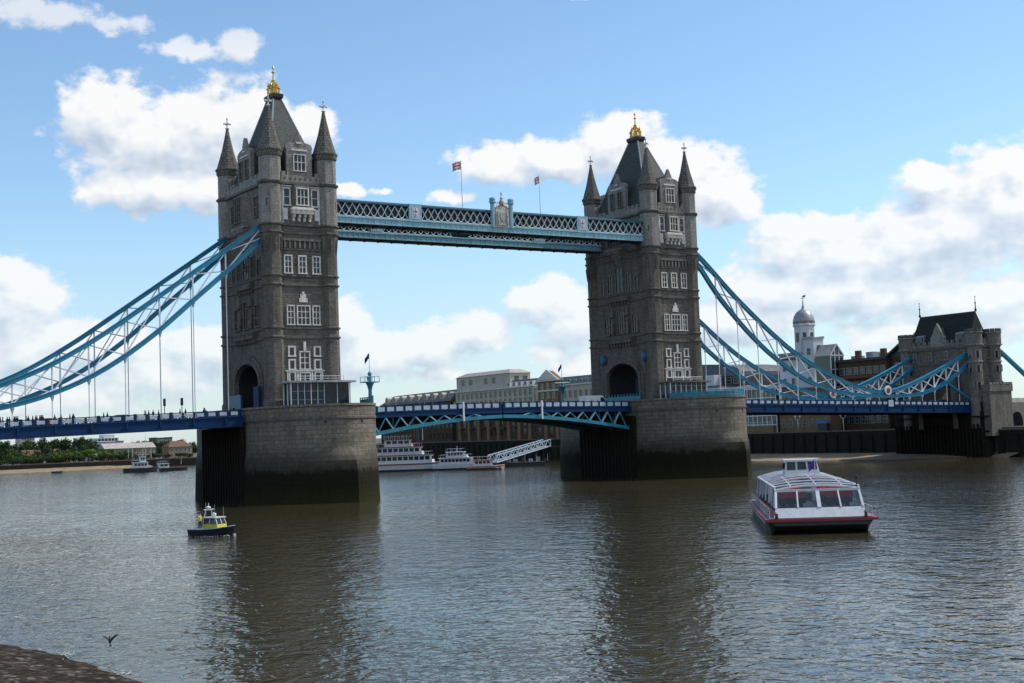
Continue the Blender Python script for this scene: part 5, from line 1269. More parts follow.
for s in (-1, 1):
    o_ = nrm*s*1.3; up = Vector((0, 0, 2.1))
    MB().beam(p0+o_, p1+o_, .22, .24).build('bottom_chord', panelwhite, root, off); MB().beam(p0+o_+up, p1+o_+up, .22, .24).build('top_chord', panelwhite, root, off)
    n = 16
    for i in range(n):
        a, c = p0+d*(i/n)+o_, p0+d*((i+1)/n)+o_
        if i % 2: a, c = a+up, c
        else: c = c+up
        MB().beam(a, c, .14, .14).build('lattice_bar', panelwhite, root, off)
    for i in range(0, n+1, 2): a = p0+d*(i/n)+o_; MB().beam(a, a+up, .16, .16).build('upright', panelwhite, root, off)
mb = MB(); mb.beam(p0, p1, 2.4, .12); mb.build('walkway_floor', deckgrey, root, off)
mb = MB(); c = p1; mb.box(c.x-2, c.x+25, c.y-3, c.y+3, 4.6, 5.1); mb.box(c.x-1.2, c.x-.6, c.y-2.6, c.y-2, -6, 4.6); mb.box(c.x-1.2, c.x-.6, c.y+2, c.y+2.6, -6, 4.6); mb.build('landing_stage', mud, root, off)
# boats off the far left bank
fl = 'boats off the far left bank'
ship('tug', 'dark tug with white wheelhouse and tall masts off the far left bank', (26, 290, 0), R(-100), 13, 3.8, 1.6, [(-3, 3, 3, 2, 4, .4), (-.5, 2, 2.2, 2, 2, .3)], hulldark, fl, mastx=[(-4.5, 5), (-3, 7), (1, 4), (2, 9), (4, 5)], funnel=[(0, -1.8, 1.5)])
ship('work_barge', 'low dark work barge moored right of the tug', (39, 290, 0), R(-95), 11, 3.6, 1.2, [(-6, -2, 3, 1.6, 2, .3)], hulldark, fl, mastx=[(3, 2)])
root = thing('rowing_boat', 'tiny dark rowing boat near the pale beach on the far left', 'boat', (14, 366, 0), R(-80))
mb = MB(); mb.loft([[(-w, y, .5+h), (w, y, .5+h), (w*.6, y, -.1), (-w*.6, y, -.1)] for y, w, h in ((-2.4, .5, .05), (-1, .8, 0), (1, .75, .03), (2.5, .06, .25))]); mb.build('hull', hulldark, root); MB().box(-.6, .6, -.2, .1, .52, .58).build('thwart', mud, root)

# birds
def bird(label, loc, rz, raised, mat, wm):
    root = thing('bird', label, 'bird', loc, rz); root.scale = (.56, .56, .56) if raised > 0 else (.5, .5, .5); root.rotation_euler.x = R(38) if raised > 0 else 0
    mb = MB(); prof = [(-.42, .02, -.02), (-.3, .05, 0), (-.12, .11, 0), (.08, .12, .01), (.22, .08, .05), (.32, .055, .10), (.40, .06, .12), (.46, .035, .12), (.56, .008, .10)]
    rings = [[(r_*math.cos(a), y, z+r_*math.sin(a)) for a in [2*math.pi*i/8 for i in range(8)]] for y, r_, z in prof]
    mb.loft(rings, smooth=True)
    for s in (-1, 1):
        w_ = []
        for t in range(7):
            q_ = t/6; x = s*(.08+.95*q_*math.cos(raised-.25*q_)); z = .06+.95*q_*math.sin(raised-.2*q_+.0); ch = .34*(1-q_)**.5+.07; yc = .02-.12*q_*q_
            w_.append([(x, yc+ch*.45, z), (x, yc, z+.025), (x, yc-ch*.55, z-.01), (x, yc, z-.012)])
        mb.loft(w_)
    mb.loft([[(-.06, -.38, .0), (.06, -.38, .0), (.06, -.38, .02), (-.06, -.38, .02)], [(-.13, -.62, .0), (.13, -.62, .0), (.13, -.62, .012), (-.13, -.62, .012)]])
    mb.build('body', mat, root); return root
bird('dark bird with wings raised in a V just above the water by the gravel', (-116.1, -151.6, .62), R(-12), R(66), simple('bird_dark', (.02, .02, .022), .7), None)
bird('small white gull resting on the water near the left edge of the photo', (-116.3, -133.3, .04), R(60), R(-62), simple('gull_white', (.5, .5, .5), .7), None)
for i, (x, y) in enumerate(((-117.75, -150.2), (-117.2, -157.3))):
    mb = MB()
    for j in range(40):
        a = random.gauss(0, .5); p = (x+random.gauss(0, .18)+.1*a, y+a*1.3)
        mb.lathe((p[0], p[1], .02), [(.01, 0), (random.uniform(.02, .06), .012), (.01, .025)], 5)
    tag(mb.build('foam_patch', foamm), ('white wash breaking on the near gravel left of the dark bird', 'white wash at the point of the near gravel below the dark bird')[i], 'foam', kind='stuff')
# ================================================================ buildings
brick_brown = masonry('brown_brick', (.12, .07, .036), (.085, .05, .027), (.12, .10, .08), .45, .16, ms=.02, stain=.5, big=.12)
brick_tan = masonry('tan_brick', (.30, .19, .09), (.24, .15, .07), (.2, .16, .1), .45, .16, ms=.02, stain=.35, big=.12)
brick_pale = masonry('pale_yellow_brick', (.38, .29, .17), (.32, .24, .14), (.3, .25, .18), .45, .16, ms=.02, stain=.25, big=.12)
brick_red = masonry('red_brick', (.24, .10, .06), (.19, .08, .05), (.16, .12, .1), .45, .16, ms=.02, stain=.4, big=.12)
render_cream = simple('cream_render', (.47, .43, .35), .8, var=.14, scale=.4, dirt=.3)
render_white = simple('white_render', (.60, .62, .64), .75, var=.08, scale=.4, dirt=.22)
dark_clad = simple('dark_cladding', (.035, .038, .04), .6, var=.4, scale=.6)
roof_tile = simple('roof_tile', (.16, .085, .055), .85, var=.3, scale=.8); roof_grey = simple('roof_grey', (.11, .118, .125), .7, var=.25, scale=.5); roof_pale = simple('roof_pale', (.42, .38, .33), .8, var=.2, scale=.5)
greenglass = glassy('green_glass', (.03, .06, .055), .06, sc=.3); blue_clad = simple('blue_cladding', (.05, .14, .32), .5)
lilac = simple('pale_lilac_cladding', (.42, .42, .52), .7)
WIN = {}
def win_mesh(w, h, face, fm, bars):
    key = (w, h, face, fm.name, bars)
    if key in WIN: return WIN[key]
    mb = MB(); d = .12; t = .09
    def bx(u0, u1, z0, z1, d0, d1):
        if face == 'W': mb.box(-d1, -d0, u0, u1, z0, z1)
        else: mb.box(u0, u1, -d1, -d0, z0, z1)
    mb.cur = 1; bx(-w/2, w/2, 0, h, -.3, .02); mb.cur = 0
    bx(-w/2-t, -w/2, 0, h, -.1, d); bx(w/2, w/2+t, 0, h, -.1, d); bx(-w/2-t, w/2+t, h, h+t, -.1, d+.01); bx(-w/2-t*1.5, w/2+t*1.5, -t, 0, -.1, d+.05)
    for i in range(1, bars+1): u = -w/2+w*i/(bars+1); bx(u-.03, u+.03, .001, h-.001, -.1, .07)
    bx(-w/2+.001, w/2-.001, h*.5-.03, h*.5+.03, -.1, .065)
    o = mb.build('window', [fm, glass]); me = o.data; bpy.data.objects.remove(o); WIN[key] = me; return me
def wgrid(root, face, plane, u0, u1, n, zs, w, h, fm, bars=1, skip=()):
    me = win_mesh(w, h, face, fm, bars); l = root.location
    for r_, z in enumerate(zs):
        for i in range(n):
            if (r_, i) in skip: continue
            u = u0+(u1-u0)*(i+.5)/n
            o = bpy.data.objects.new('window', me); COL.objects.link(o); o.parent = root
            o.location = Vector((plane, u, z) if face == 'W' else (u, plane, z))-l
def block(root, x0, x1, y0, y1, z0, z1, wall, name='wall'):
    return MB().box(x0, x1, y0, y1, z0, z1).build(name, wall, root, root.location)
def flat_roof(root, x0, x1, y0, y1, z, mat, par=.6, ov=.25):
    mb = MB(); mb.box(x0-ov, x1+ov, y0-ov, y1+ov, z+.003, z+.35)
    for a in ((x0-ov+.02, x0+.2, y0-ov+.02, y1+ov-.02), (x1-.2, x1+ov-.02, y0-ov+.02, y1+ov-.02)): mb.box(*a, z+.351, z+par)
    return mb.build('roof', mat, root, root.location)
def gable_roof(root, x0, x1, y0, y1, z, h, mat, axis='y', hip=0, ov=.4):
    mb = MB(); x0 -= ov; x1 += ov; y0 -= ov; y1 += ov
    if axis == 'y':
        c = (x0+x1)/2; vs = [(x0, y0, z), (x1, y0, z), (x1, y1, z), (x0, y1, z), (c, y0+hip, z+h), (c, y1-hip, z+h)]; fs = [(0, 1, 4), (1, 2, 5, 4), (2, 3, 5), (3, 0, 4, 5), (3, 2, 1, 0)]
    else:
        c = (y0+y1)/2; vs = [(x0, y0, z), (x1, y0, z), (x1, y1, z), (x0, y1, z), (x0+hip, c, z+h), (x1-hip, c, z+h)]; fs = [(0, 1, 5, 4), (1, 2, 5), (2, 3, 4, 5), (3, 0, 4), (3, 2, 1, 0)]
    mb.v = [(x, y, zz+.004) for x, y, zz in vs]; mb.f = fs; mb.mi = [0]*5; mb.sm = [False]*5
    return mb.build('roof', mat, root, root.location)
def bld(name, label, x0, y0, z0, group=None, cat='building'): return thing(name, label, cat, (x0, y0, z0), 0, group)

wg = 'riverside buildings on the right bank'
# -- warehouse row seen through the middle of the bridge
r_ = bld('warehouse', 'cream topped brick warehouse with tall raised attic behind the middle span', 145, 223, 7, wg)
block(r_, 145, 162, 194, 252, 6.95, 20, brick_brown); block(r_, 145.2, 161.8, 194.2, 251.8, 20.003, 27.0, render_cream, 'upper_wall'); 
mb = MB(); mb.box(144.5, 162, 193.8, 252.2, 27.003, 27.5); mb.box(144.6, 162, 193.9, 252.1, 19.6, 20.3); mb.build('cornice', portland, r_, r_.location)
block(r_, 147.5, 157, 214, 254.5, 27.503, 33.2, render_cream, 'attic_wall'); mb = MB(); mb.loft([[(147, 213.5, 33.21), (157.4, 213.5, 33.21), (157.4, 255, 33.21), (147, 255, 33.21)], [(149.5, 217, 34.8), (155, 217, 34.8), (155, 249, 34.8), (149.5, 249, 34.8)]]); mb.build('roof', roof_pale, r_, r_.location)
mb = MB(); mb.loft([[(146.2, 194.3, 27.51), (157, 194.3, 27.51), (157, 213.9, 27.51), (146.2, 213.9, 27.51)], [(148.6, 194.8, 30.2), (154, 194.8, 30.2), (154, 213.9, 30.2), (148.6, 213.9, 30.2)]]); mb.build('lower_roof', roof_grey, r_, r_.location)
for i in range(5): y = 196+i*3.9; mb = MB(); mb.box(145.7, 147.5, y-.1, y+2.2, 27.6, 29.3); dm = mb.build('dormer', render_white, r_, r_.location); MB().box(145.6, 145.75, y+.3, y+1.8, 27.9, 29.0).build('pane', glass, dm, r_.location)
wgrid(r_, 'W', 147.5, 217, 252, 6, (29.8,), 2.4, 2.2, render_cream, 2, skip=((0, 0), (0, 3)))
wgrid(r_, 'N', 214, 148.5, 156.5, 2, (30.0,), 2.0, 2.0, render_cream, 2); wgrid(r_, 'W', 145.2, 195, 251, 16, (20.8, 24), 1.7, 2.3, render_cream, 1); wgrid(r_, 'W', 145, 195, 251, 14, (9, 12.6, 16.2), 2.0, 2.4, dark_clad, 1)
for i in range(7):
    y = 199+i*8; MB().box(143.7, 145, y-1.3, y+1.3, 11.8, 12.1).build('balcony', iron_black, r_, r_.location); MB().box(143.7, 145, y-1.3, y+1.3, 15.4, 15.7).build('balcony', iron_black, r_, r_.location)
for i in range(8): y = 197.2+i*7.3; MB().box(144.3, 144.999, y-.9, y+.9, 7, 19.55).build('pier_bay', brick_tan, r_, r_.location)
r_ = bld('warehouse', 'low warehouse wing with long grey sloping roof behind the left half of the middle span', 145, 285, 7, wg)
block(r_, 145, 160, 255.2, 318, 6.95, 24, brick_brown); mb = MB(); mb.loft([[(144.6, 255.2, 24.01), (160, 255.2, 24.01), (160, 318.4, 24.01), (144.6, 318.4, 24.01)], [(149, 255.2, 28.8), (156, 255.2, 28.8), (156, 312, 28.2), (149, 312, 28.2)]]); mb.build('roof', roof_grey, r_, r_.location)
wgrid(r_, 'W', 145, 254, 317, 18, (8.5, 12, 15.5, 19.5), 1.7, 2.3, dark_clad, 1)
for i in range(9): y = 257+i*7; mb = MB(); mb.prism([(y-1.3, 25), (y+1.3, 25), (y+1.3, 27), (y, 27.8), (y-1.3, 27)], 'x', 145.6, 150); dm = mb.build('dormer', render_cream, r_, r_.location); MB().box(145.5, 145.75, y-.8, y+.8, 25.4, 26.9).build('pane', glass, dm, r_.location)
r_ = bld('warehouse', 'brick warehouse with triangular pediment left of the farther tower', 145, 173, 7, wg)
block(r_, 145, 161, 146, 193.7, 6.95, 20.5, brick_brown); block(r_, 145.2, 161, 146.2, 193.6, 20.503, 26.2, render_cream, 'upper_wall'); mb = MB(); mb.box(144.6, 161, 146, 193.7, 26.203, 26.7); mb.build('cornice', portland, r_, r_.location)
mb = MB(); mb.loft([[(145.6, 146.3, 26.71), (160, 146.3, 26.71), (160, 193.5, 26.71), (145.6, 193.5, 26.71)], [(148.5, 148, 29.6), (157, 148, 29.6), (157, 192, 29.6), (148.5, 192, 29.6)]]); mb.build('roof', roof_grey, r_, r_.location)
mb = MB(); mb.prism([(177, 20.6), (190, 20.6), (190, 28.4), (190.4, 28.4), (183.5, 32.2), (176.6, 28.4), (177, 28.4)], 'x', 143.9, 146.5); pm_ = mb.build('pediment_bay', brick_tan, r_, r_.location)
mb = MB(); mb.prism([(176.4, 28.35), (190.6, 28.35), (190.6, 28.75), (183.5, 32.7), (176.4, 28.75)], 'x', 143.5, 143.89); mb.box(143.6, 143.88, 176.6, 190.4, 24.6, 25.1); mb.prism([(178.6, 29.0), (188.4, 29.0), (183.5, 31.7)], 'x', 143.3, 143.49); mb.build('pediment', portland, pm_, r_.location)
wgrid(r_, 'W', 143.9, 178, 189, 3, (22, 25.2), 1.4, 2.2, portland, 1); wgrid(r_, 'W', 145.2, 147, 176, 9, (21.8,), 1.6, 2.6, render_cream, 1); wgrid(r_, 'W', 146.9, 147, 176, 8, (27.1,), 1.6, 1.3, render_white, 1); wgrid(r_, 'W', 145, 147, 193, 12, (9, 12.6, 16.2), 2.0, 2.4, dark_clad, 1)
for i in range(6): y = 149.5+i*7.4; MB().box(144.3, 144.999, y-.9, y+.9, 7, 19.9).build('pier_bay', brick_tan, r_, r_.location)
for i in range(5):
    y = 150+i*8; MB().box(143.7, 145, y-1.3, y+1.3, 11.8, 12.1).build('balcony', iron_black, r_, r_.location)
# -- right of the farther tower
r_ = bld('warehouse', 'dark glazed building with arched grey roof right beside the farther tower', 150, 105, 7, wg)
block(r_, 148, 170, 85, 130, 6.95, 25, dark_clad); mb = MB(); mb.prism([(85, 25.003)]+[(107.5-22.5*math.cos(math.pi*k_/12), 25.003+1.2+.0*k_+3.2*math.sin(math.pi*k_/12)) for k_ in range(13)]+[(130, 25.003)], 'x', 147.8, 170); mb.build('roof', roof_grey, r_, r_.location)
wgrid(r_, 'W', 148, 86, 129, 14, (9, 12.5, 16, 19.5, 22.6), 1.9, 1.9, render_cream, 1)
r_ = bld('white_house', 'low white rendered house in front of the dark arched building', 142, 96, 7, wg)
block(r_, 141.5, 147.9, 88, 102, 6.95, 21.5, render_white); flat_roof(r_, 141.5, 147.9, 88, 102, 21.5, roof_grey); wgrid(r_, 'W', 141.5, 88.5, 101.5, 4, (9, 12.5, 16.5), 1.3, 1.8, lead, 1); wgrid(r_, 'N', 88, 142, 147.5, 2, (12.5, 16.5), 1.2, 1.8, lead, 1)
mb = MB(); mb.box(143, 146, 92, 96, 21.9, 25.5); mb.build('stair_tower', render_white, r_, r_.location)
r_ = bld('conservatory', 'white framed glass conservatory terrace right of the farther pier', 140, 76, 7, wg, 'conservatory')
MB().box(139.4, 144.8, 62, 87.4, 7.02, 20.0).build('glazing', greenglass, r_, r_.location)
for i in range(14): y = 62+i*1.95; MB().box(139.25, 139.45, y-.1, y+.1, 7.02, 20.1).build('glazing_bar', whitepaint, r_, r_.location)
for z in (9.5, 12.2, 14.8, 17.4, 20.1): MB().box(139.2, 139.5, 61.9, 87.5, z-.12, z+.12).build('glazing_rail', whitepaint, r_, r_.location)
mb = MB(); mb.prism([(61.8, 20.23), (87.6, 20.23), (87.6, 20.5), (74.5, 21.4), (61.8, 20.5)], 'x', 139.1, 144.9); mb.build('roof', render_white, r_, r_.location)
# white tower with cupola
r_ = bld('cupola_tower', 'white rendered brewhouse tower with grey domed cupola and weathervane', 150, 54, 7, wg, 'tower')
block(r_, 145, 149, 51.6, 55.5, 6.95, 33.6, render_white); flat_roof(r_, 145, 149, 51.6, 55.5, 33.6, lead, .7)
block(r_, 145.5, 152, 55.503, 66, 6.95, 29.6, render_white, 'annexe_wall'); mb = MB(); mb.box(145.2, 152.2, 55.51, 66.3, 29.61, 30.2); mb.build('annexe_cornice', lead, r_, r_.location)
mb = MB(); mb.box(144.6, 146.4, 57, 67, 28.2, 28.5)
for i in range(11): mb.box(144.7, 144.8, 57+i, 57.1+i, 28.5, 29.6)
mb.box(144.65, 144.85, 57, 67, 29.5, 29.62); mb.build('gallery', iron_black, r_, r_.location)
wgrid(r_, 'W', 145, 51.8, 55.3, 1, (11, 16, 21, 25, 29.2), 1.1, 1.7, lead, 0); wgrid(r_, 'N', 51.6, 145.3, 148.7, 1, (21, 25.5, 30), 1.1, 1.7, lead, 0); wgrid(r_, 'W', 145.5, 59, 65.6, 2, (16, 21, 25), 1.1, 1.7, lead, 0)
cc = (148.8, 58.6, 0)
mb = MB(); mb.lathe(cc, [(3.1, 30.2), (3.1, 37.6), (3.45, 37.9), (3.45, 38.4), (3.1, 38.6)], 8, OCT); cu = mb.build('cupola_drum', render_white, r_, r_.location)
mb = MB(); mb.lathe(cc, [(3.2, 38.6), (3.15, 39.5), (2.8, 40.8), (2.1, 41.9), (1.1, 42.6), (.45, 43.0), (.45, 43.5), (.22, 43.8), (.15, 45.2), (.05, 45.4)], 16, OCT, smooth=True); mb.build('dome', lead, cu, r_.location)
mb = MB(); mb.tube([(148.8, 58.6, 45.2), (148.8, 58.6, 46.8)], .08, 5); mb.box(148.7, 148.9, 57.8, 59.4, 46.0, 46.1); mb.prism([(57.6, 46.3), (58.5, 46.3), (58.5, 46.8), (57.4, 46.9)], 'x', 148.76, 148.84); mb.build('weathervane', iron_black, cu, r_.location)
for aa in (math.pi*1.0, math.pi*1.25, math.pi*1.5): 
    p = Vector((cc[0]+2.88*math.cos(aa), cc[1]+2.88*math.sin(aa), 33.2)); MB().beam(p, p+Vector((0, 0, 2.6)), 1.0, .3, up=(math.cos(aa), math.sin(aa), 0)).build('cupola_window', glass, cu, r_.location)
# glass gabled building
r_ = bld('glass_gable_building', 'dark green glass building with white framed gable right of the white tower', 147, 43, 7, wg)
gx0, gx1, gy0, gy1 = 144.6, 149.8, 45.2, 50.9; gc = (gx0+gx1)/2
mb = MB(); mb.prism([(gx0, 6.95), (gx1, 6.95), (gx1, 28.4), (gc, 31.4), (gx0, 28.4)], 'y', gy0, gy1); mb.build('glazing', greenglass, r_, r_.location)
for x in (gx0+.05, 146.35, 148.05, gx1-.05): MB().box(x-.12, x+.12, gy0-.2, gy0-.01, 6.95, 28.5 if abs(x-gc) > 2 else 30.3).build('frame_post', render_white, r_, r_.location)
for z in (10, 13.5, 17, 20.5, 24.4, 28.4): MB().box(gx0-.1, gx1+.1, gy0-.25, gy0-.02, z-.14, z+.14).build('frame_rail', render_white, r_, r_.location)
mb = MB(); mb.beam((gx0-.2, gy0-.15, 28.3), (gc, gy0-.15, 31.6), .3, .35); mb.beam((gx1+.2, gy0-.15, 28.3), (gc, gy0-.15, 31.6), .3, .35); mb.beam((gc, gy0, 31.5), (gc, gy1, 31.5), .3, .3); mb.beam((gx0-.1, gy0, 28.5), (gx0-.1, gy1, 28.5), .25, .25); mb.build('gable_frame', render_white, r_, r_.location)
mb = MB(); mb.add([(gx0-.12, gy0+.3, 28.52), (gx0-.12, gy1, 28.52), (gc-.1, gy1, 31.48), (gc-.1, gy0+.3, 31.48)]+[(gx0-.12, gy0+.3, 28.6), (gx0-.12, gy1, 28.6), (gc-.1, gy1, 31.56), (gc-.1, gy0+.3, 31.56)], [(0, 1, 2, 3), (7, 6, 5, 4), (0, 1, 5, 4), (1, 2, 6, 5), (2, 3, 7, 6), (3, 0, 4, 7)]); mb.build('roof', roof_pale, r_, r_.location)
r_ = bld('warehouse', 'low tan brick building in front of the white tower under the blue chains', 141, 50, 7, wg)
block(r_, 140, 144.3, 42, 61.5, 6.95, 19.0, brick_tan); flat_roof(r_, 140, 144.3, 42, 61.5, 19.0, roof_grey); wgrid(r_, 'W', 140, 42.5, 61, 7, (8.6, 12.2, 15.6), 1.3, 2.0, lead, 1)
r_ = bld('brick_block', 'brown brick flats with red balcony bands left of the end tower', 150, 32, 7, wg)
block(r_, 147, 165, 27.1, 44.6, 6.95, 26.2, brick_brown); flat_roof(r_, 147, 165, 27.4, 44.6, 26.2, dark_clad, .7, .6)
for y, h in ((30, 1.6), (34.5, 2.2), (40, 1.4)): MB().box(150, 153, y, y+2.4, 26.5, 26.5+h).build('roof_plant', lead, r_, r_.location)
for y in (28.5, 37.5): MB().box(148, 149, y, y+1.6, 26.5, 29.2).build('chimney', brick_red, r_, r_.location)
wgrid(r_, 'W', 147, 27.4, 44.2, 7, (9, 12.2, 15.4, 18.6, 22.6), 1.7, 1.9, lead, 1)
for z in (14.6, 17.8, 21.4): MB().box(145.8, 146.99, 27.3, 44, z, z+.8).build('balcony', brick_red, r_, r_.location)
r_ = bld('gabled_house', 'dark gabled house with small lantern just left of the end tower', 152, 22, 7, wg, 'house')
block(r_, 148.5, 166, 16.0, 27.0, 6.95, 26.5, brick_brown); mb = MB(); mb.prism([(15.2, 26.2), (22, 30.4), (28.6, 26.2), (28.6, 26.8), (22, 31.0), (15.2, 26.8)], 'x', 147.6, 166); mb.build('roof', dark_clad, r_, r_.location); mb = MB(); mb.prism([(16.2, 26.51), (27.6, 26.51), (22, 30.2)], 'x', 148.5, 148.8); mb.build('gable_wall', dark_clad, r_, r_.location); wgrid(r_, 'W', 148.5, 17, 26, 4, (11, 15, 19, 23), 1.3, 1.9, render_white, 1)
mb = MB(); mb.lathe((153, 21.6, 30.6), [(.7, 0), (.7, 1.8), (.95, 1.9), (.1, 2.8)], 8); mb.build('roof_lantern', lead, r_, r_.location)
r_ = bld('brick_block', 'brown brick block at the right edge behind the inclined blue tie', 170, -30, 7, wg)
block(r_, 175, 200, -38, -4, 6.95, 29.0, brick_brown); flat_roof(r_, 175, 200, -38, -4, 29.0, dark_clad); wgrid(r_, 'W', 175, -37.5, -4.5, 10, (10, 14, 18, 22, 25.5), 1.5, 2.0, render_cream, 1); wgrid(r_, 'N', -38, 176, 199, 8, (10, 14, 18, 22, 25.5), 1.5, 2.0, render_cream, 1)
mb = MB(); mb.lathe((184, -16, 29), [(.6, 0), (.55, 2.6), (.75, 2.7), (.75, 3.1), (.3, 3.2)], 8); mb.build('chimney', dark_clad, r_, r_.location)
r_ = bld('office_block', 'grey office block with a bright blue panel at the right edge of the photo', 168, -32, 7, wg)
block(r_, 158, 168, -44, -27.2, 6.95, 27.6, roof_grey); flat_roof(r_, 158, 168, -44, -27.2, 27.6, lead); wgrid(r_, 'W', 158, -43.5, -27.6, 6, (9, 12.5, 16), 1.8, 2.0, panelwhite, 1); MB().box(157.6, 157.98, -40, -29, 19.5, 24).build('blue_panel', blue_clad, r_, r_.location); wgrid(r_, 'N', -44, 158.5, 167.5, 4, (9, 12.5, 16, 20), 1.4, 2.0, panelwhite, 1)
root = thing('market_umbrella', 'red canopy umbrella on the quay right of the end tower', 'umbrella', (146.5, -25, 6.6))
mb = MB(); mb.tube([(0, 0, 0), (0, 0, 2.8)], .06, 6); mb.build('pole', panelwhite, root); mb = MB(); mb.lathe((0, 0, 1.95), [(1.9, 0), (1.92, -.25), (1.88, .02), (.9, .6), (.05, .95)], 8); mb.build('canopy', simple('red_canvas', (.42, .03, .05), .8), root)
# quay lamp and terrace below the deck, left of the end tower
root = thing('quay_terrace', 'ochre lit quay terrace with white railing below the right hand deck', 'terrace', (139.5, 75, 7)); off = (139.5, 75, 7)
MB().box(138.02, 141.3, 62.2, 87, 6.9, 9.2).build('ochre_wall', brick_tan, root, off); 
mb = MB()
for i in range(20): mb.tube([(138.2, 62.6+i*1.28, 9.2), (138.2, 62.6+i*1.28, 10.3)], .05, 5)
for z in (9.7, 10.3): mb.tube([(138.2, 62.4, z), (138.2, 87, z)], .05, 5)
mb.build('railing', whitepaint, root, off)
for y, nm in ((53, 'pale branching quay lamp post under the deck, left of the blue canopy'), (36, 'pale branching quay lamp post under the deck, near the end tower')):
    root = thing('quay_lamp', nm, 'lamp post', (138.6, y, 7.05))
    mb = MB(); mb.tube([(0, 0, 0), (0, 0, 3.6)], .14, 8); mb.build('post', cream, root)
    mb = MB(); mb.tube([(0, -.9, 4.1), (0, -.5, 3.6), (0, 0, 3.4), (0, .5, 3.6), (0, .9, 4.1)], .09, 6); mb.build('arm', cream, root)
    for s in (-1, 1): mb = MB(); mb.lathe((0, s*.9, 4.1), [(.1, 0), (.26, .2), (.26, .5), (.05, .7)], 8); mb.build('lantern', whitepaint, root)
root = thing('canopy_stall', 'small quay kiosk with blue canopy under the right hand deck', 'kiosk', (139.6, 44, 7.05))
MB().box(-.7, .7, -1.6, 1.6, 0, 2.2).build('counter', dark_clad, root); mb = MB(); mb.prism([(-2.2, 2.3), (2.2, 2.3), (1.6, 3.1), (-1.6, 3.1)], 'x', -1.2, 1.0); mb.build('canopy', blue_clad, root)

# -- far left bank
fb = 'buildings on the far left bank'
def far(name, label, x0, x1, y0, y1, z1, wall, roof, rh, kind='gable', win=None, fm=None):
    r_ = bld(name, label, (x0+x1)/2, y0, 3.2, fb); block(r_, x0, x1, y0, y1, 3.1, z1, wall)
    if kind == 'flat': flat_roof(r_, x0, x1, y0, y1, z1, roof)
    else: gable_roof(r_, x0, x1, y0, y1, z1, rh, roof, 'x', hip=3 if kind == 'hip' else 0)
    if win: wgrid(r_, 'N', y0, x0+.4, x1-.4, win[0], win[1], win[2], win[3], fm or render_white, 1)
    return r_
far('terrace_houses', 'long pale brick riverside terrace with light roof on the far left bank', 55, 80, 436, 447, 9.2, brick_pale, roof_pale, 2.6, 'gable', (11, (4.2, 6.9), 1.1, 1.4))
far('terrace_houses', 'short pale brick riverside house with hipped roof near the nearer pier', 87, 99, 436, 447, 9.0, brick_pale, roof_tile, 3.0, 'hip', (5, (4.2, 6.8), 1.1, 1.4))
far('house', 'brick house with red tiled roof among trees, left of the pale terrace', 18, 26, 440, 450, 7.2, brick_red, roof_tile, 2.8, 'gable', (3, (4.4,), 1.1, 1.3))
far('house', 'second brick house with tiled roof, right of its red roofed twin on the far bank', 31, 38, 442, 452, 7.4, brick_red, roof_tile, 2.8, 'hip', (3, (4.4,), 1.1, 1.3))
far('tower_block', 'tall pale tower block far off above the trees at the left edge', 74, 83, 690, 705, 19, render_cream, roof_grey, 1, 'flat', (5, (8, 11, 14, 17), 1.1, 1.5), lead)
far('apartment_block', 'lilac grey stair block beside the white stepped apartments', 66, 70, 520, 530, 14.2, lilac, roof_grey, 1, 'flat', (2, (6, 9, 12), 1.0, 1.3))
r_ = far('apartment_block', 'white stepped apartment block with terraces above the far left trees', 70.5, 90, 521, 535, 12.8, render_white, roof_grey, 1, 'flat', (9, (4.5, 7.3, 10.2), 1.4, 1.6), lead)
block(r_, 76, 88, 523, 534, 13.4, 15.2, render_white, 'upper_wall'); block(r_, 80, 86, 524, 533, 15.203, 17.0, render_white, 'upper_wall'); wgrid(r_, 'N', 523, 76.4, 87.6, 6, (13.6,), 1.2, 1.3, lead, 1)
far('office_block', 'dark grey glazed office block behind the far trees', 135, 145, 600, 615, 14.5, dark_clad, roof_grey, 1, 'flat', (7, (6, 9, 12), 1.3, 1.6))

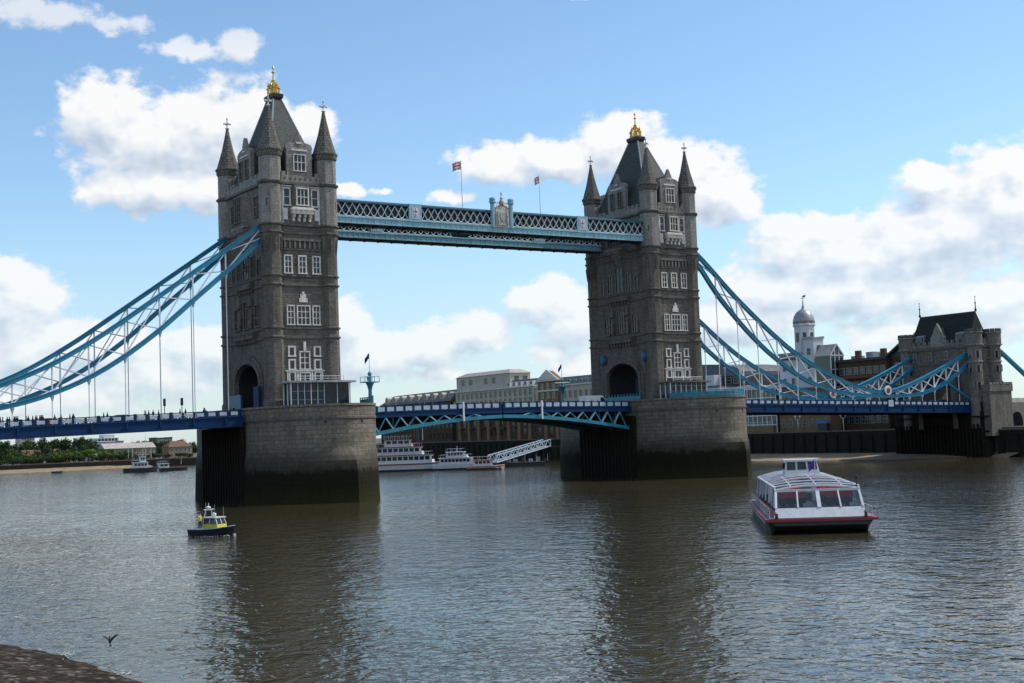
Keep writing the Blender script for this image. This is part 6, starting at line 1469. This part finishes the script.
# ================================================================ trees
def leafmat(name, c):
    m, k, b = newmat(name); P = k.n('ShaderNodeNewGeometry').outputs['Position']
    nz = k.noise(P, .9, 4, .7); c2 = k.mix(k.mapr(nz, .35, .68), tuple(x*.5 for x in c), tuple(x*1.5 for x in c))
    L(k, c2, b.inputs['Base Color']); b.inputs['Roughness'].default_value = .7; b.inputs['Specular IOR Level'].default_value = .15; return m
bark = simple('bark', (.06, .045, .032), .9)
LEAF = [leafmat('leaf_dark', (.036, .066, .022)), leafmat('leaf_mid', (.06, .105, .028)), leafmat('leaf_bright', (.10, .16, .03))]
def tree_meshes(seed, h, r, lm):
    rnd = random.Random(seed); mb = MB()
    mb.tube([(0, 0, -.3), (.1, 0, h*.25), (.05, .1, h*.5), (0, 0, h*.8)], [h*.035, h*.028, h*.02, h*.008], 7)
    cl = []
    for i in range(16):
        a = rnd.random()*6.283; rr_ = r*rnd.uniform(.15, .75); z = h*rnd.uniform(.32, .86); s = r*rnd.uniform(.28, .5)*(1.1-.35*z/h)
        cl.append((rr_*math.cos(a), rr_*math.sin(a), z, s)); 
        if i < 9: mb.tube([(0, 0, z*.6), (rr_*math.cos(a)*.6, rr_*math.sin(a)*.6, z*.85), (rr_*math.cos(a), rr_*math.sin(a), z)], [h*.012, h*.008, h*.003], 5)
    tm = mb
    cb = MB()
    for cx, cy, cz, s in cl:
        for j in range(85):
            v = Vector((rnd.gauss(0, 1), rnd.gauss(0, 1), rnd.gauss(0, .8))); v = v.normalized()*s*rnd.uniform(.45, 1.08)
            p = Vector((cx, cy, cz))+v; n = (v.normalized()+Vector((rnd.uniform(-.7, .7), rnd.uniform(-.7, .7), rnd.uniform(-.3, .7)))).normalized()
            t = n.orthogonal().normalized(); t.rotate(__import__('mathutils').Quaternion(n, rnd.random()*6.28)); q_ = n.cross(t); e = rnd.uniform(.16, .36)*(.6+.1*r)
            cb.add([p-t*e-q_*e*.6, p+t*e-q_*e*.5, p+t*e*.8+q_*e*.7+n*e*.3, p-t*e*.7+q_*e*.6], [(0, 1, 2, 3)])
    return tm, cb
TPROTO = []
def tree(x, y, z, h, r, kind, label, group):
    root = thing('tree' if h > 4 else 'bush', label, 'tree' if h > 4 else 'bush', (x, y, z), random.random()*6, group)
    key = (kind, h > 4, random.randrange(3)); 
    for kk, a, c, hh, r2 in TPROTO:
        if kk == key: break
    else:
        tm, cb = tree_meshes(hash(key) % 1000 if False else kind*31+key[2]*7+(h > 4), 10, 5, None); a = tm.build('trunk', bark); c = cb.build('crown', LEAF[kind]); hh = 10; r2 = 5
        TPROTO.append((key, a.data, c.data, hh, r2)); bpy.data.objects.remove(a); bpy.data.objects.remove(c); a, c = TPROTO[-1][1], TPROTO[-1][2]
    s = (r/5, r/5, h/10)
    for nm, me in (('trunk', a), ('crown', c)):
        o = bpy.data.objects.new(nm, me); COL.objects.link(o); o.parent = root; o.scale = s
    return root
random.seed(21)
KN = ['dark green round-topped tree', 'mid green bushy tree', 'bright green low bushy tree']
tl = 'trees along the far left bank'
spec = []
for x in range(-20, 60, 5): spec.append((x+random.uniform(-2, 2), 462+random.uniform(-6, 10), random.uniform(9.5, 13.5), random.uniform(4, 5.8), 0))
for x in (12, 30, 40, 43): spec.append((x, 455, 12.5, 4.8, 0))
for x in range(30, 58, 3): spec.append((x+random.uniform(-1, 1), 431+random.uniform(-2, 3), random.uniform(4.5, 6.5), random.uniform(2.6, 3.4), 2))
for x in range(-16, 34, 3): spec.append((x+random.uniform(-1, 1), 430+random.uniform(-2, 4), random.uniform(4.3, 6), random.uniform(2.4, 3.2), 1))
for x in range(84, 200, 7): spec.append((x+random.uniform(-2, 2), 500+random.uniform(-10, 10), random.uniform(8, 10.5), random.uniform(4, 5.5), 0))
for x in range(56, 118, 4): spec.append((x+random.uniform(-1, 1), 428+random.uniform(-1.5, 1.5), random.uniform(2.4, 3.6), random.uniform(1.8, 2.6), 0))
for x in range(-24, 62, 3): spec.append((x+random.uniform(-1, 1), 424.5+random.uniform(-1, 1), random.uniform(2.6, 3.8), random.uniform(2.0, 2.8), 0))
for x in range(-24, 50, 6): spec.append((x+random.uniform(-2, 2), 437+random.uniform(-2, 3), random.uniform(6.5, 9), random.uniform(3.4, 4.4), random.choice((0, 0, 1))))
for x, y, h in ((100, 440, 8.5), (104, 438, 9), (109, 441, 10), (63, 434, 5.0), (65.5, 434, 4.6)): spec.append((x, y, h, 2.6, 0))
for x in range(110, 200, 6): spec.append((x, 445+random.uniform(-4, 6), random.uniform(8, 11), 4.2, 0))
for x, y, h, r, kind in spec:
    if h > 4: tree(x, y, 3.2, h, r, kind, KN[kind]+' on the far left bank', tl+', '+KN[kind].split(' ')[0])
    else: tree(x, y, 3.2, h, r, kind, 'dark green bush along the wall top of the far left bank', 'bushes along the far left wall')
tree(144.5, 20, 7, 13, 3.4, 1, 'green tree standing between the brick flats and the end tower', None)
